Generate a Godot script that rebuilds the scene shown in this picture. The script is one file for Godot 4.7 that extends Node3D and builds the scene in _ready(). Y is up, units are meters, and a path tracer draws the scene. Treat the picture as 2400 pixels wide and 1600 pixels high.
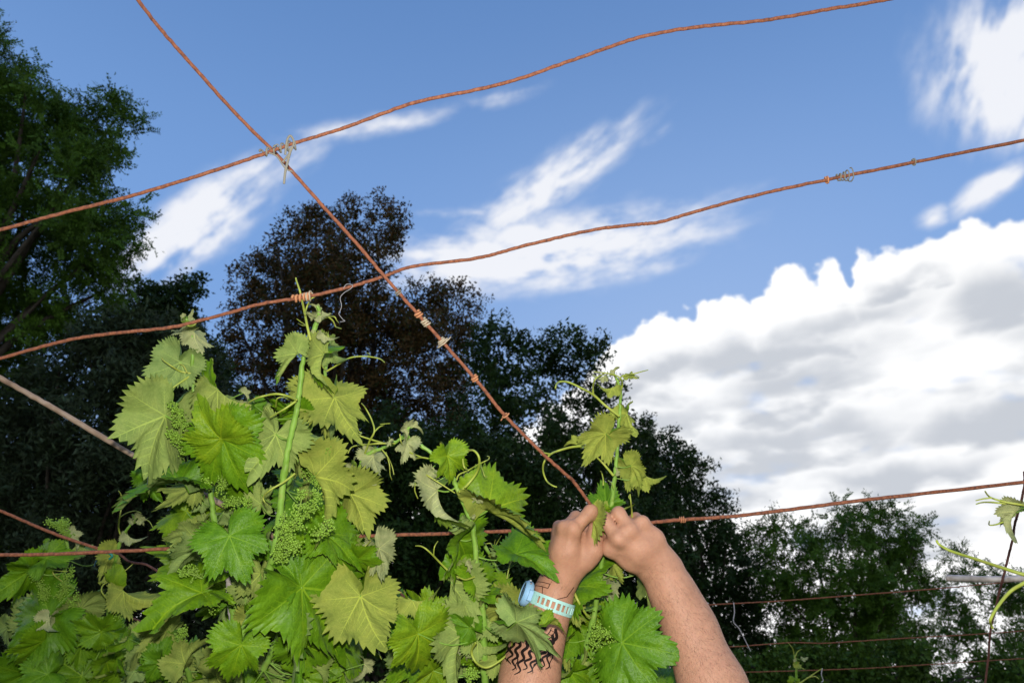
extends Node3D
# A vineyard trellis in late light: two raised hands tie a grapevine shoot to a rusty wire, dark trees behind, bright sky with a cumulus bank.
# The photographer's pop-up flash lights the vine and the hands; the sky lights the rest.

const EYE := Vector3(0, 1.75, 0)
const TILT := 24.0
const FOCAL := 1840.0  # picture units of a 2400 x 1600 survey of the place
var eye_basis := Basis(Vector3.RIGHT, deg_to_rad(TILT))
var names := {}
var rng := RandomNumberGenerator.new()

const SHOOTS := [
	{"label": "leafy shoot whose whitish tip crosses the middle wire, leftmost of the tall shoots", "depth": 1.22,
	"stems": [{"path": [551,1476,545,1435,543,1406,537,1355,524,1291,502,1224,496,1177,486,1119,470,1074,454,1020,457,982,459,956,454,918,449,886,449,854,453,803,441,771,438,752,436,743], "from": 5.2, "to": 2}],
	"leaves": [422,849,386,931,0.9,-1,0,0,
		454,778,497,827,0.55,-1,0,2,
		387,974,311,1122,0.85,-1,-3,0,
		510,912,574,996,0.42,-1,-2,0,
		518,1028,449,972,0.8,1,-5,1,
		521,1028,561,1146,0.85,1,-6,0,
		422,1128,278,1143,0.4,1,-2,0,
		430,743,416,749,0.7,-1,0,2,
		437,743,459,731,0.7,-1,0,2,
		427,771,398,784,0.45,-1,0,2,
		569,921,591,936,0.7,-1,2,2,
		564,947,582,937,0.6,-1,2,2,
		424,982,410,1062,0.6,-1,4,0,
		473,956,515,969,0.5,-1,3,0,
		537,1256,572,1347,1,1,-10,0,
		448,1253,380,1250,0.75,-1,1,0,
		457,1291,387,1339,0.5,-1,3,0,
		473,1389,348,1430,0.6,1,-3,0,
		564,1511,539,1597,1,1,-8,0,
		531,1422,505,1462,0.5,1,0,0,
		473,1177,451,1204,0.7,-1,4,0,
		460,1132,390,1202,0.6,-1,3,0,
		572,1414,604,1360,0.8,-1,6,0,
		346,1122,365,1177,0.5,1,4,0,
		480,1221,470,1196,0.6,-1,5,0,
		454,1234,486,1215,0.5,-1,6,0,
		521,1202,556,1164,0.8,-1,7,0,
		437,1200,546,1221,0.9,1,10.6,1,
		466,1232,512,1329,0.85,1,17.5,0,
		524,1217,423,1210,0.59,-1,15.6,0,
		555,1365,501,1436,0.73,1,21.5,0,
		473,1317,373,1269,0.77,1,21.2,1,
		500,1141,448,1082,0.69,1,15.4,0,
		490,1210,556,1145,0.68,1,12.7,1,
		547,1323,455,1345,0.52,-1,15.6,0],
	"tendrils": [{"path": [453,876,422,870,400,857,381,843,379,838], "width": 1.5},
		{"path": [449,878,422,896,390,918,373,928,368,937,370,950], "width": 1.6},
		{"path": [438,873,429,857,419,853], "width": 1.2},
		{"path": [360,1126,378,1113,390,1103], "width": 1.1},
		{"path": [438,762,448,765,459,758], "width": 1.2}],
	"clusters": [424,1017,403,943,17.5,0,435,1042,397,1014,12.8,0,441,1052,429,1026,20.7,0,505,1065,492,1065,19.1,0,515,1128,508,1081,17.5,0,492,1119,488,1137,20.7,0,515,1148,521,1110,12.8,0,524,1173,588,1172,14.4,0,473,1355,417,1341,22.3,0,492,1419,499,1403,19.1,0]},
	{"label": "tallest thick green shoot with tendrils gripping the middle wire", "depth": 1.14,
	"stems": [{"path": [564,1492,585,1448,610,1403,626,1349,639,1304,652,1234,661,1141,668,1097,677,1039,693,969,701,921,709,848,728,797,743,752,748,730,744,719], "from": 6.5, "to": 2.4}],
	"leaves": [646,1017,598,1109,0.95,-1,4,0,
		697,829,640,887,0.3,-1,-2,0,
		759,830,714,905,0.45,-1,2,0,
		693,966,624,955,0.6,1,6,0,
		595,950,601,985,0.7,1,6,0,
		738,743,711,734,0.5,-1,0,2,
		751,739,778,731,0.4,-1,0,2,
		741,725,735,704,0.5,-1,0,2,
		735,790,751,765,0.4,-1,0,2,
		760,784,780,813,0.35,-1,0,2,
		703,969,662,943,0.7,1,8,0,
		716,966,748,937,0.7,1,8,0,
		610,1181,607,1127,0.85,-1,6,0,
		641,1422,617,1464,0.6,1,3,0,
		572,1381,534,1346,0.7,-1,8,0,
		601,1467,572,1422,0.7,1,7,0,
		633,1279,610,1228,0.7,1,8,0,
		610,1344,611,1439,0.9,-1,9,0,
		595,1126,584,1212,0.57,1,11.2,0,
		602,1462,686,1438,0.8,-1,10.5,1],
	"tendrils": [{"path": [727,796,719,761,714,735,707,703,702,681,694,657,693,651], "width": 1.9},
		{"path": [714,737,717,724,724,707,730,699,737,695,731,691,724,696,730,700], "width": 1.3},
		{"path": [747,754,758,746,770,742,783,742,789,751,793,756], "width": 1.3},
		{"path": [770,743,780,752,786,765,793,768,799,770], "width": 1.2},
		{"path": [717,762,707,756,695,747], "width": 0.9},
		{"path": [717,763,707,762,698,758], "width": 0.7},
		{"path": [695,937,674,928,646,923,617,928,598,934,582,943], "width": 2},
		{"path": [693,940,665,959,633,977], "width": 1.8},
		{"path": [646,953,649,934,665,931,674,936], "width": 1},
		{"path": [690,1110,665,1129,633,1148,617,1164,620,1177,626,1183], "width": 1.6}],
	"clusters": [665,1279,712,1145,30.3,0,671,1291,665,1205,35.1,0,674,1295,703,1272,28.7,0,665,1307,650,1295,19.1,0,661,1253,747,1148,19.1,0,728,1253,773,1224,19.1,0]},
	{"label": "slim shoot behind the tall green shoot carrying two pale notched leaves", "depth": 1.25,
	"stems": [{"path": [671,1148,697,1074,716,1030,732,982,748,937,757,902,764,857,770,810,767,784], "from": 4.2, "to": 2}],
	"leaves": [773,816,797,872,0.85,-1,0,0,
		744,928,789,1022,0.45,-1,-3,1,
		784,931,826,1038,0.75,-1,-2,1,
		703,1055,728,1119,0.7,-1,2,0,
		738,1026,791,1026,0.7,-1,3,0,
		765,1062,808,1100,0.75,-1,2,0,
		767,810,757,829,0.6,-1,0,2,
		722,1074,690,1109,0.7,-1,4,0,
		738,1116,828,1236,0.42,-1,-3,1,
		732,1196,760,1234,0.7,1,3,0,
		722,1154,709,1119,0.7,-1,6,0,
		710,1119,785,1205,0.67,1,20.8,0,
		710,1164,773,1242,0.74,1,8.7,0],
	"tendrils": [{"path": [765,870,792,854,821,838,856,835,888,840,901,849], "width": 1.5},
		{"path": [856,836,864,833,866,829,859,827], "width": 0.8},
		{"path": [748,848,757,861,764,867], "width": 1.3}],
	"clusters": [748,1074,773,1046,19.1,0,722,1103,738,1135,19.1,0]},
	{"label": "shoot leaning right with lacy pale leaves and long curling tendrils beside the dark trees", "depth": 1.24,
	"stems": [{"path": [617,1569,645,1508,681,1419,725,1336,738,1304,767,1250,786,1208,805,1161,824,1126,840,1103,853,1071,875,1057,900,1049,925,1039,945,1020,956,1008,960,989], "from": 5, "to": 1.8}],
	"leaves": [837,1100,867,1149,0.75,-1,0,2,
		875,1068,885,1130,0.75,-1,0,2,
		821,1157,870,1240,0.85,-1,0,1,
		764,1253,842,1312,0.7,1,-3,0,
		792,1298,835,1373,0.7,-1,2,0,
		837,1310,889,1354,0.6,1,-1,0,
		888,1285,915,1369,0.75,-1,-1,2,
		845,1397,880,1538,0.9,-1,-4,1,
		805,1384,842,1448,0.6,-1,2,0,
		706,1377,813,1529,0.85,1,-8,0,
		703,1374,665,1298,0.8,1,-7,0,
		649,1479,759,1558,0.45,-1,-6,0,
		712,1507,778,1556,0.75,1,-3,0,
		738,1566,789,1601,0.6,-1,0,0,
		805,1527,811,1597,0.7,1,6,0,
		853,1556,856,1597,0.6,-1,3,2,
		722,1416,773,1454,0.45,-1,-2,0,
		747,1336,786,1406,0.7,1,6,0,
		760,1387,799,1451,0.7,-1,7,0,
		665,1470,696,1454,0.6,1,2,0,
		690,1578,722,1553,0.6,-1,5,0,
		692,1482,771,1412,0.96,1,19.8,1,
		789,1182,718,1167,0.93,-1,13.9,0,
		893,1451,994,1399,0.68,1,12.8,0,
		816,1312,899,1270,0.73,-1,12,0,
		685,1590,753,1539,0.66,-1,16.7,0,
		779,1252,686,1294,0.88,-1,15.8,0,
		709,1384,726,1453,0.84,-1,12,0,
		815,1425,739,1499,0.87,-1,18.3,0,
		846,1304,781,1361,0.99,1,10.3,0,
		736,1469,634,1455,0.79,-1,20.5,0,
		832,1470,828,1553,0.76,1,23.9,0,
		779,1213,708,1275,0.76,-1,12.7,0,
		702,1641,781,1575,0.53,1,7.8,0,
		566,1623,578,1730,0.54,1,4,0,
		806,1651,862,1581,0.7,1,7.6,0,
		658,1583,684,1672,0.72,-1,7.9,0,
		765,1654,702,1566,1,1,11.3,0,
		596,1596,681,1648,0.79,-1,11,0,
		706,1582,789,1575,0.91,1,2,0,
		736,1578,800,1513,0.75,1,9.6,0,
		613,1640,658,1726,0.82,1,12.6,0],
	"tendrils": [{"path": [925,1039,887,1039,867,1041,850,1042,825,1047,815,1062], "width": 1.7},
		{"path": [900,1039,867,1029,842,1020,847,1014,831,1010], "width": 1.6},
		{"path": [855,1062,866,1033,877,1010,870,982,856,956,847,945], "width": 1.6},
		{"path": [877,1012,888,1001,900,995,891,994,914,992], "width": 1.2},
		{"path": [894,1052,908,1070,918,1091,923,1112], "width": 1.1},
		{"path": [904,1060,912,1087,914,1112,918,1124], "width": 1},
		{"path": [840,1287,856,1279,867,1269,869,1264], "width": 1.1},
		{"path": [885,1511,888,1531,894,1545], "width": 0.9}],
	"clusters": []},
	{"label": "straight bright green shoot with a looping tendril left of the tattooed arm", "depth": 1.16,
	"stems": [{"path": [1137,1630,1136,1572,1134,1510,1132,1448,1127,1398,1119,1344,1115,1298,1107,1236,1093,1195,1074,1153,1059,1116,1032,1079,991,1047,962,1029,954,1016,959,1000], "from": 5.6, "to": 1.8}],
	"leaves": [954,1039,935,1094,0.7,-1,0,2,
		1049,1068,1061,1132,0.85,1,-2,1,
		1016,1108,1032,1128,0.7,-1,0,2,
		1026,1149,1018,1270,0.4,-1,-2,2,
		1142,1197,1276,1258,0.42,1,1,1,
		1115,1174,1090,1157,0.45,-1,0,2,
		1209,1298,1293,1325,0.5,1,2,0,
		1076,1265,1045,1369,0.35,1,2,0,
		1057,1365,1049,1483,0.45,-1,2,0,
		1111,1352,1084,1282,0.6,1,3,0,
		1124,1398,1086,1381,0.7,1,3,0,
		1136,1398,1173,1369,0.75,1,3,0,
		1211,1458,1311,1503,0.62,-1,-8,0,
		979,1485,991,1585,0.85,1,-3,1,
		966,1406,1023,1432,0.45,-1,1,1,
		1103,1472,1064,1439,0.8,1,2,0,
		1082,1489,1039,1603,0.5,-1,2,0,
		987,1551,912,1580,0.6,1,7,0,
		1016,1572,966,1605,0.7,1,2,1,
		1149,1456,1199,1485,0.6,-1,3,0,
		1165,1547,1190,1597,0.5,-1,2,0,
		1119,1501,1159,1551,0.6,-1,3,0,
		1074,1224,1064,1236,0.6,-1,0,0,
		1078,1219,1070,1249,0.5,-1,1,0,
		1099,1124,1066,1116,0.5,-1,5,2,
		1095,1325,1107,1344,0.6,-1,0,2,
		1107,1211,1115,1203,0.6,-1,0,2,
		954,1002,968,975,0.4,-1,0,2,
		966,1002,995,996,0.5,-1,0,2,
		912,1033,904,1050,0.6,-1,0,2,
		983,1108,979,1103,0.6,-1,0,2,
		970,1132,956,1137,0.6,-1,0,2,
		1082,1530,1115,1539,0.5,-1,2,2,
		1041,1501,1095,1485,0.5,-1,4,0,
		1277,1464,1323,1445,0.6,1,-7,1,
		1140,1522,1115,1597,0.8,1,6,0,
		1199,1430,1125,1482,0.51,-1,6.6,1,
		1166,1424,1089,1441,0.52,1,15.9,0,
		1127,1518,1212,1564,0.59,-1,12.8,0,
		950,1638,1028,1649,0.6,1,7.8,1,
		1066,1538,1022,1488,0.92,-1,14.4,0,
		1145,1396,1066,1348,0.84,1,10.7,1,
		1007,1450,954,1401,0.99,1,6.4,1,
		953,1554,927,1635,0.71,-1,9.6,0,
		1148,1612,1129,1682,0.61,1,14.3,0,
		953,1648,901,1753,0.51,1,13.6,0,
		987,1639,919,1581,0.92,-1,7.9,0,
		877,1656,784,1589,0.6,-1,13.6,0],
	"tendrils": [{"path": [1076,1153,1099,1132,1119,1103,1123,1074,1111,1056,1095,1058,1085,1074,1088,1095,1095,1100], "width": 2},
		{"path": [1070,1124,1076,1112,1099,1101,1119,1089,1136,1081,1145,1076,1146,1070,1142,1069], "width": 1.2},
		{"path": [1127,1093,1132,1105,1136,1116,1142,1117], "width": 0.9},
		{"path": [974,1074,991,1072,1024,1079], "width": 1.6},
		{"path": [960,1060,974,1066,999,1074], "width": 1.2},
		{"path": [937,1018,939,1033,943,1043], "width": 1.1},
		{"path": [983,1114,993,1110,1008,1118,1066,1155], "width": 1.5},
		{"path": [974,1132,972,1149,979,1168], "width": 1.2},
		{"path": [1053,1340,1028,1315,1003,1290,987,1280,974,1279], "width": 1.5},
		{"path": [1016,1302,1018,1282,1026,1268], "width": 1.1},
		{"path": [1115,1506,1105,1526,1115,1551,1140,1564,1173,1547,1194,1526,1200,1506,1195,1496], "width": 2},
		{"path": [1111,1352,1090,1358,1070,1350], "width": 1.6}],
	"clusters": [1115,1572,1095,1580,18.7,0]},
	{"label": "thin reddish brown lateral shoot with a yellow bud cluster near the tattooed arm", "depth": 1.3,
	"stems": [{"path": [1194,1414,1186,1381,1173,1348,1157,1319,1140,1286,1124,1261,1115,1253], "from": 3.6, "to": 2}],
	"leaves": [1126,1257,1132,1273,0.6,1,0,1,
		1169,1302,1182,1278,0.5,-1,0,1,
		1157,1298,1161,1315,0.6,-1,0,1,
		1190,1307,1178,1323,0.5,-1,2,1,
		1165,1348,1157,1365,0.6,-1,1,2,
		1215,1315,1231,1323,0.5,-1,2,0,
		1182,1365,1194,1381,0.6,-1,2,2,
		1173,1414,1140,1435,0.6,-1,-2,2],
	"tendrils": [{"path": [1155,1282,1149,1273,1136,1275], "width": 1.3},
		{"path": [1159,1294,1159,1273,1161,1265], "width": 0.9},
		{"path": [1159,1282,1169,1265,1175,1255], "width": 0.8},
		{"path": [1209,1300,1196,1319,1188,1356], "width": 1.6},
		{"path": [1240,1278,1260,1273,1277,1273], "width": 0.8}],
	"clusters": []},
	{"label": "vine shoot held between the two hands with its curling tip above them", "depth": 1.215,
	"stems": [{"path": [1357,1616,1370,1534,1384,1476,1392,1444,1399,1406,1407,1349,1413,1298,1421,1243,1431,1196,1436,1167,1440,1121,1445,1082,1448,1039,1451,993,1454,947,1454,914,1449,896,1442,883,1439,876], "from": 5, "to": 1.7}],
	"leaves": [1471,970,1477,1018,0.85,-1,0,1,
		1420,1016,1360,1077,0.75,-1,-1,1,
		1352,1042,1323,1030,0.6,-1,0,1,
		1480,1091,1519,1149,0.65,-1,0,1,
		1510,1113,1552,1144,0.5,-1,0,1,
		1453,973,1444,952,0.5,-1,1,1,
		1435,908,1402,925,0.5,-1,0,1,
		1416,881,1396,895,0.5,-1,0,2,
		1439,876,1440,858,0.7,-1,0,2,
		1444,1108,1450,1095,0.5,-1,1,2,
		1475,878,1498,884,0.4,-1,0,1,
		1421,1184,1416,1134,0.95,1,1.5,0,
		1390,1216,1388,1293,0.14,1,-3,1,
		1431,1192,1490,1196,0.35,-1,1,1,
		1434,1320,1456,1365,0.65,-1,2,1,
		1343,1377,1416,1301,0.6,1,2,0,
		1496,1345,1546,1436,0.35,-1,2,0,
		1458,1506,1574,1530,1,1,-4,0,
		1421,1368,1439,1440,0.7,-1,4,2,
		1341,1420,1354,1481,0.75,-1,0,1,
		1303,1492,1340,1519,0.6,-1,1,1,
		1338,1575,1399,1546,0.8,1,-2,0,
		1373,1597,1348,1540,0.8,1,-1,0,
		1427,1553,1453,1597,0.7,1,2,0,
		1322,1537,1338,1572,0.5,-1,2,1,
		1373,1387,1360,1381,0.5,-1,3,2,
		1389,1365,1402,1393,0.6,-1,4,2,
		1367,1393,1354,1419,0.5,-1,3,0,
		1437,1342,1424,1304,0.5,-1,5,0,
		1383,1342,1370,1330,0.6,-1,5,1,
		1504,1578,1526,1607,0.6,-1,4,1,
		1381,1422,1475,1413,0.56,1,7.8,1,
		1411,1544,1358,1498,0.52,1,11.3,0,
		1529,1621,1592,1632,0.88,1,8.4,0,
		1470,1590,1445,1672,0.83,1,12.4,0,
		1344,1466,1263,1505,0.88,1,5.6,0,
		1332,1642,1300,1734,0.98,1,7.3,0,
		1458,1558,1523,1570,0.71,-1,8.9,0,
		1416,1457,1330,1445,0.83,1,5.4,1,
		1327,1604,1270,1549,0.52,1,13.8,1,
		1483,1489,1402,1490,0.65,-1,12.4,0,
		1395,1602,1468,1666,0.53,-1,13.2,1,
		1457,1555,1506,1592,0.76,-1,10.5,1,
		1383,1589,1297,1622,0.95,1,8.7,0,
		1394,1625,1504,1604,0.84,1,0,0,
		1559,1638,1447,1608,0.71,1,10.9,0],
	"tendrils": [{"path": [1452,975,1419,950,1391,925,1362,909,1334,896,1314,894,1305,899,1302,908,1303,912], "width": 2},
		{"path": [1391,925,1390,909,1394,891,1406,880,1416,877], "width": 1.5},
		{"path": [1438,1114,1413,1085,1391,1064], "width": 2},
		{"path": [1362,1045,1337,1048,1309,1056,1291,1064,1276,1081,1273,1103,1281,1126,1294,1137,1305,1141], "width": 1.9},
		{"path": [1291,1064,1276,1061,1264,1057,1258,1056,1268,1054,1274,1057], "width": 1.2},
		{"path": [1456,914,1459,899,1454,886,1439,878,1419,874,1392,871], "width": 1.5},
		{"path": [1452,891,1457,882,1470,878,1485,876,1503,871,1519,867], "width": 1.3},
		{"path": [1480,876,1491,880,1499,884], "width": 0.9},
		{"path": [1414,1137,1414,1123,1411,1110,1408,1104], "width": 1.2},
		{"path": [1482,1218,1481,1197,1479,1177,1477,1158], "width": 1.5},
		{"path": [1477,1169,1474,1164,1477,1158], "width": 1.2},
		{"path": [1426,1126,1434,1133,1438,1144], "width": 0.9},
		{"path": [1341,1377,1354,1406,1373,1438,1384,1447], "width": 2.4}],
	"clusters": [1386,1511,1405,1470,30.3,0,1392,1498,1431,1479,19.1,0,1418,1521,1437,1505,19.1,0,1399,1553,1424,1553,22.3,0,1415,1597,1437,1578,15.9,0]},
	{"label": "single upright shoot bearing tiny white leaves above the green plastic tie", "depth": 1.55,
	"stems": [{"path": [255,1480,254,1448,255,1394,264,1337,276,1288,287,1256,307,1226], "from": 4.6, "to": 2.2}],
	"leaves": [309,1222,298,1212,0.6,-1,0,2,
		310,1223,320,1220,0.5,-1,0,2,
		321,1213,344,1230,0.35,-1,0,2,
		330,1219,353,1216,0.35,-1,0,2,
		301,1256,327,1288,0.3,-1,0,2,
		288,1384,346,1447,0.42,-1,-4,1,
		238,1362,244,1348,0.5,-1,0,1,
		238,1480,171,1473,0.85,1,-4,0,
		247,1477,293,1460,0.8,1,-3,0,
		298,1536,260,1552,0.6,1,0,0,
		290,1483,276,1520,0.6,1,2,0,
		316,1474,330,1494,0.5,-1,6,0,
		200,1577,274,1536,0.88,-1,9.6,0,
		292,1520,361,1527,0.57,-1,14.9,0,
		258,1610,315,1580,0.85,-1,15.9,0,
		228,1508,294,1448,0.9,1,9.2,0,
		249,1552,204,1625,0.52,1,5.2,0,
		197,1625,168,1701,0.55,1,9.6,0,
		192,1585,114,1526,0.95,1,5.3,0],
	"tendrils": [{"path": [283,1258,277,1236,280,1210,284,1184,283,1161,277,1150], "width": 1.5},
		{"path": [281,1212,296,1202,316,1197,330,1202], "width": 1.1},
		{"path": [258,1361,241,1370,237,1385,247,1400,254,1408], "width": 1.5},
		{"path": [267,1354,290,1339,313,1319], "width": 1.1},
		{"path": [339,1216,350,1223,357,1236], "width": 0.9}],
	"clusters": [258,1454,284,1426,14.3,0,235,1471,237,1463,8.6,0]},
	{"label": "dark leafy shoot with long flower clusters at the left edge of the picture", "depth": 1.6,
	"stems": [{"path": [135,1460,138,1423,146,1351,158,1311,155,1265,149,1239], "from": 4.8, "to": 2.4}],
	"leaves": [108,1308,174,1288,0.75,1,-4,0,
		72,1334,-1,1384,0.7,1,-4,0,
		187,1426,227,1361,0.85,-1,0,0,
		115,1444,4,1529,0.8,1,-5,0,
		118,1448,185,1436,0.5,1,-5,0,
		115,1451,106,1504,0.85,-1,-8,2,
		189,1514,182,1566,0.95,1,-3,0,
		100,1503,50,1566,0.75,1,-6,0,
		99,1503,138,1489,0.6,1,-5,0,
		110,1580,32,1609,0.9,1,-8,0,
		287,1563,225,1593,0.45,1,-2,0,
		258,1305,225,1352,0.65,-1,-3,1,
		161,1256,197,1278,0.7,-1,0,2,
		83,1391,48,1426,0.35,-1,3,0,
		121,1394,95,1423,0.7,-1,5,0,
		17,1471,0,1523,0.6,-1,4,0,
		115,1273,118,1294,0.3,1,0,0,
		198,1285,238,1294,0.5,-1,2,0,
		138,1360,112,1354,0.6,-1,4,1,
		135,1483,158,1489,0.6,-1,-4,0,
		184,1580,218,1598,0.7,1,1,0,
		241,1580,267,1598,0.6,1,3,0,
		172,1546,149,1523,0.6,1,2,1,
		152,1591,98,1531,0.73,1,7,0,
		6,1599,35,1668,0.82,-1,12.5,0,
		77,1463,8,1407,0.78,-1,6.6,0,
		118,1551,85,1607,0.5,1,11.5,0,
		122,1637,43,1646,0.62,-1,4.8,0,
		30,1620,16,1709,0.56,1,10.6,0,
		59,1578,-43,1638,0.9,1,4.9,0,
		96,1614,174,1532,0.93,-1,4.5,0,
		9,1658,-103,1619,0.69,-1,0,0,
		37,1639,127,1604,0.96,-1,11.6,0],
	"tendrils": [{"path": [144,1362,126,1348,123,1337,138,1338,158,1339], "width": 1.3},
		{"path": [83,1328,95,1342,98,1357], "width": 1}],
	"clusters": [149,1239,109,1219,8.6,1,151,1236,144,1219,12.9,1,126,1431,80,1351,12.9,0,123,1428,98,1380,15.8,0,141,1423,172,1328,14.3,0,144,1423,161,1368,17.2,0,161,1423,178,1397,17.2,0,155,1265,135,1227,8.6,0,135,1532,144,1503,17.2,0,123,1535,155,1514,14.3,0]},
	{"label": "large lower leaves shoot at the bottom between the two left shoots", "depth": 1.36,
	"stems": [{"path": [454,1623,441,1578,433,1556,429,1527,409,1483], "from": 4.5, "to": 2.5}],
	"leaves": [390,1479,319,1519,0.75,-1,0,0,
		394,1479,429,1451,0.8,-1,1,0,
		373,1553,342,1602,1,1,-4,0,
		374,1550,432,1524,0.9,1,-2,0,
		433,1556,472,1467,0.5,-1,-3,0,
		409,1559,429,1597,0.5,-1,-3,2,
		454,1537,473,1559,0.6,-1,0,0,
		298,1495,279,1527,0.7,1,3,0,
		314,1572,269,1588,0.5,-1,-2,0,
		492,1559,470,1597,0.6,-1,2,0,
		436,1629,339,1679,0.77,1,23.4,0,
		331,1632,286,1715,0.8,-1,11.8,1,
		384,1577,296,1564,0.53,-1,14,0,
		450,1581,417,1643,0.71,1,12.5,0,
		505,1589,431,1647,0.78,-1,22,1,
		409,1544,425,1617,0.87,-1,4.6,0,
		333,1573,388,1597,1,-1,15.7,0,
		339,1619,298,1682,0.51,-1,5.6,0,
		363,1536,322,1600,0.98,1,9.6,0,
		409,1573,448,1625,0.62,-1,8.3,0,
		334,1507,277,1570,0.82,-1,7.6,0,
		323,1631,250,1688,0.94,-1,11.8,0,
		360,1613,259,1638,0.54,-1,5.9,0,
		524,1603,566,1705,0.66,1,6.2,0,
		506,1586,623,1608,0.97,-1,3.4,0,
		526,1646,453,1576,0.62,1,5.9,0,
		423,1579,481,1498,0.69,1,7.6,0],
	"tendrils": [{"path": [419,1597,406,1588,387,1582,378,1578], "width": 1.5}],
	"clusters": [429,1495,422,1479,15.9,0]},
	{"label": "thin young shoot with two small white leaves low among the far right wires", "depth": 2.3,
	"stems": [{"path": [1867,1617,1867,1600,1867,1556,1862,1537], "from": 4.5, "to": 2.5}],
	"leaves": [1862,1545,1870,1540,0.7,-1,0,2,
		1883,1543,1896,1538,0.5,-1,0,2,
		1873,1558,1889,1574,0.4,-1,0,1,
		1860,1597,1848,1610,0.7,1,0,1,
		1870,1601,1883,1610,0.7,1,0,1],
	"tendrils": [{"path": [1862,1537,1859,1521,1849,1507], "width": 1.6},
		{"path": [1863,1542,1870,1527,1880,1521], "width": 1.4},
		{"path": [1870,1604,1899,1585,1927,1566], "width": 2},
		{"path": [1892,1588,1911,1585,1920,1591], "width": 1.6}],
	"clusters": []},
	{"label": "drooping shoot tip with forked tendrils entering from the right edge of the picture", "depth": 1.05,
	"stems": [{"path": [2441,1164,2415,1185,2396,1193,2383,1199,2368,1212], "from": 3.6, "to": 1.6}],
	"leaves": [2383,1199,2324,1244,0.4,-1,0,2,
		2371,1205,2363,1188,0.4,-1,0,2,
		2361,1218,2336,1234,0.4,-1,0,2],
	"tendrils": [{"path": [2415,1189,2396,1183,2361,1177,2329,1168,2317,1161,2310,1151], "width": 1.7},
		{"path": [2358,1180,2326,1177,2304,1177,2289,1181], "width": 1.4},
		{"path": [2326,1166,2304,1169,2288,1173], "width": 1.2},
		{"path": [2352,1223,2336,1229,2320,1230,2320,1221], "width": 1.2},
		{"path": [2434,1355,2400,1346,2352,1331,2288,1310,2230,1291,2203,1276,2196,1266], "width": 2.6},
		{"path": [2434,1349,2400,1367,2368,1387,2339,1422,2323,1451,2324,1464,2328,1472], "width": 2.6}],
	"clusters": []},
]
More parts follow.
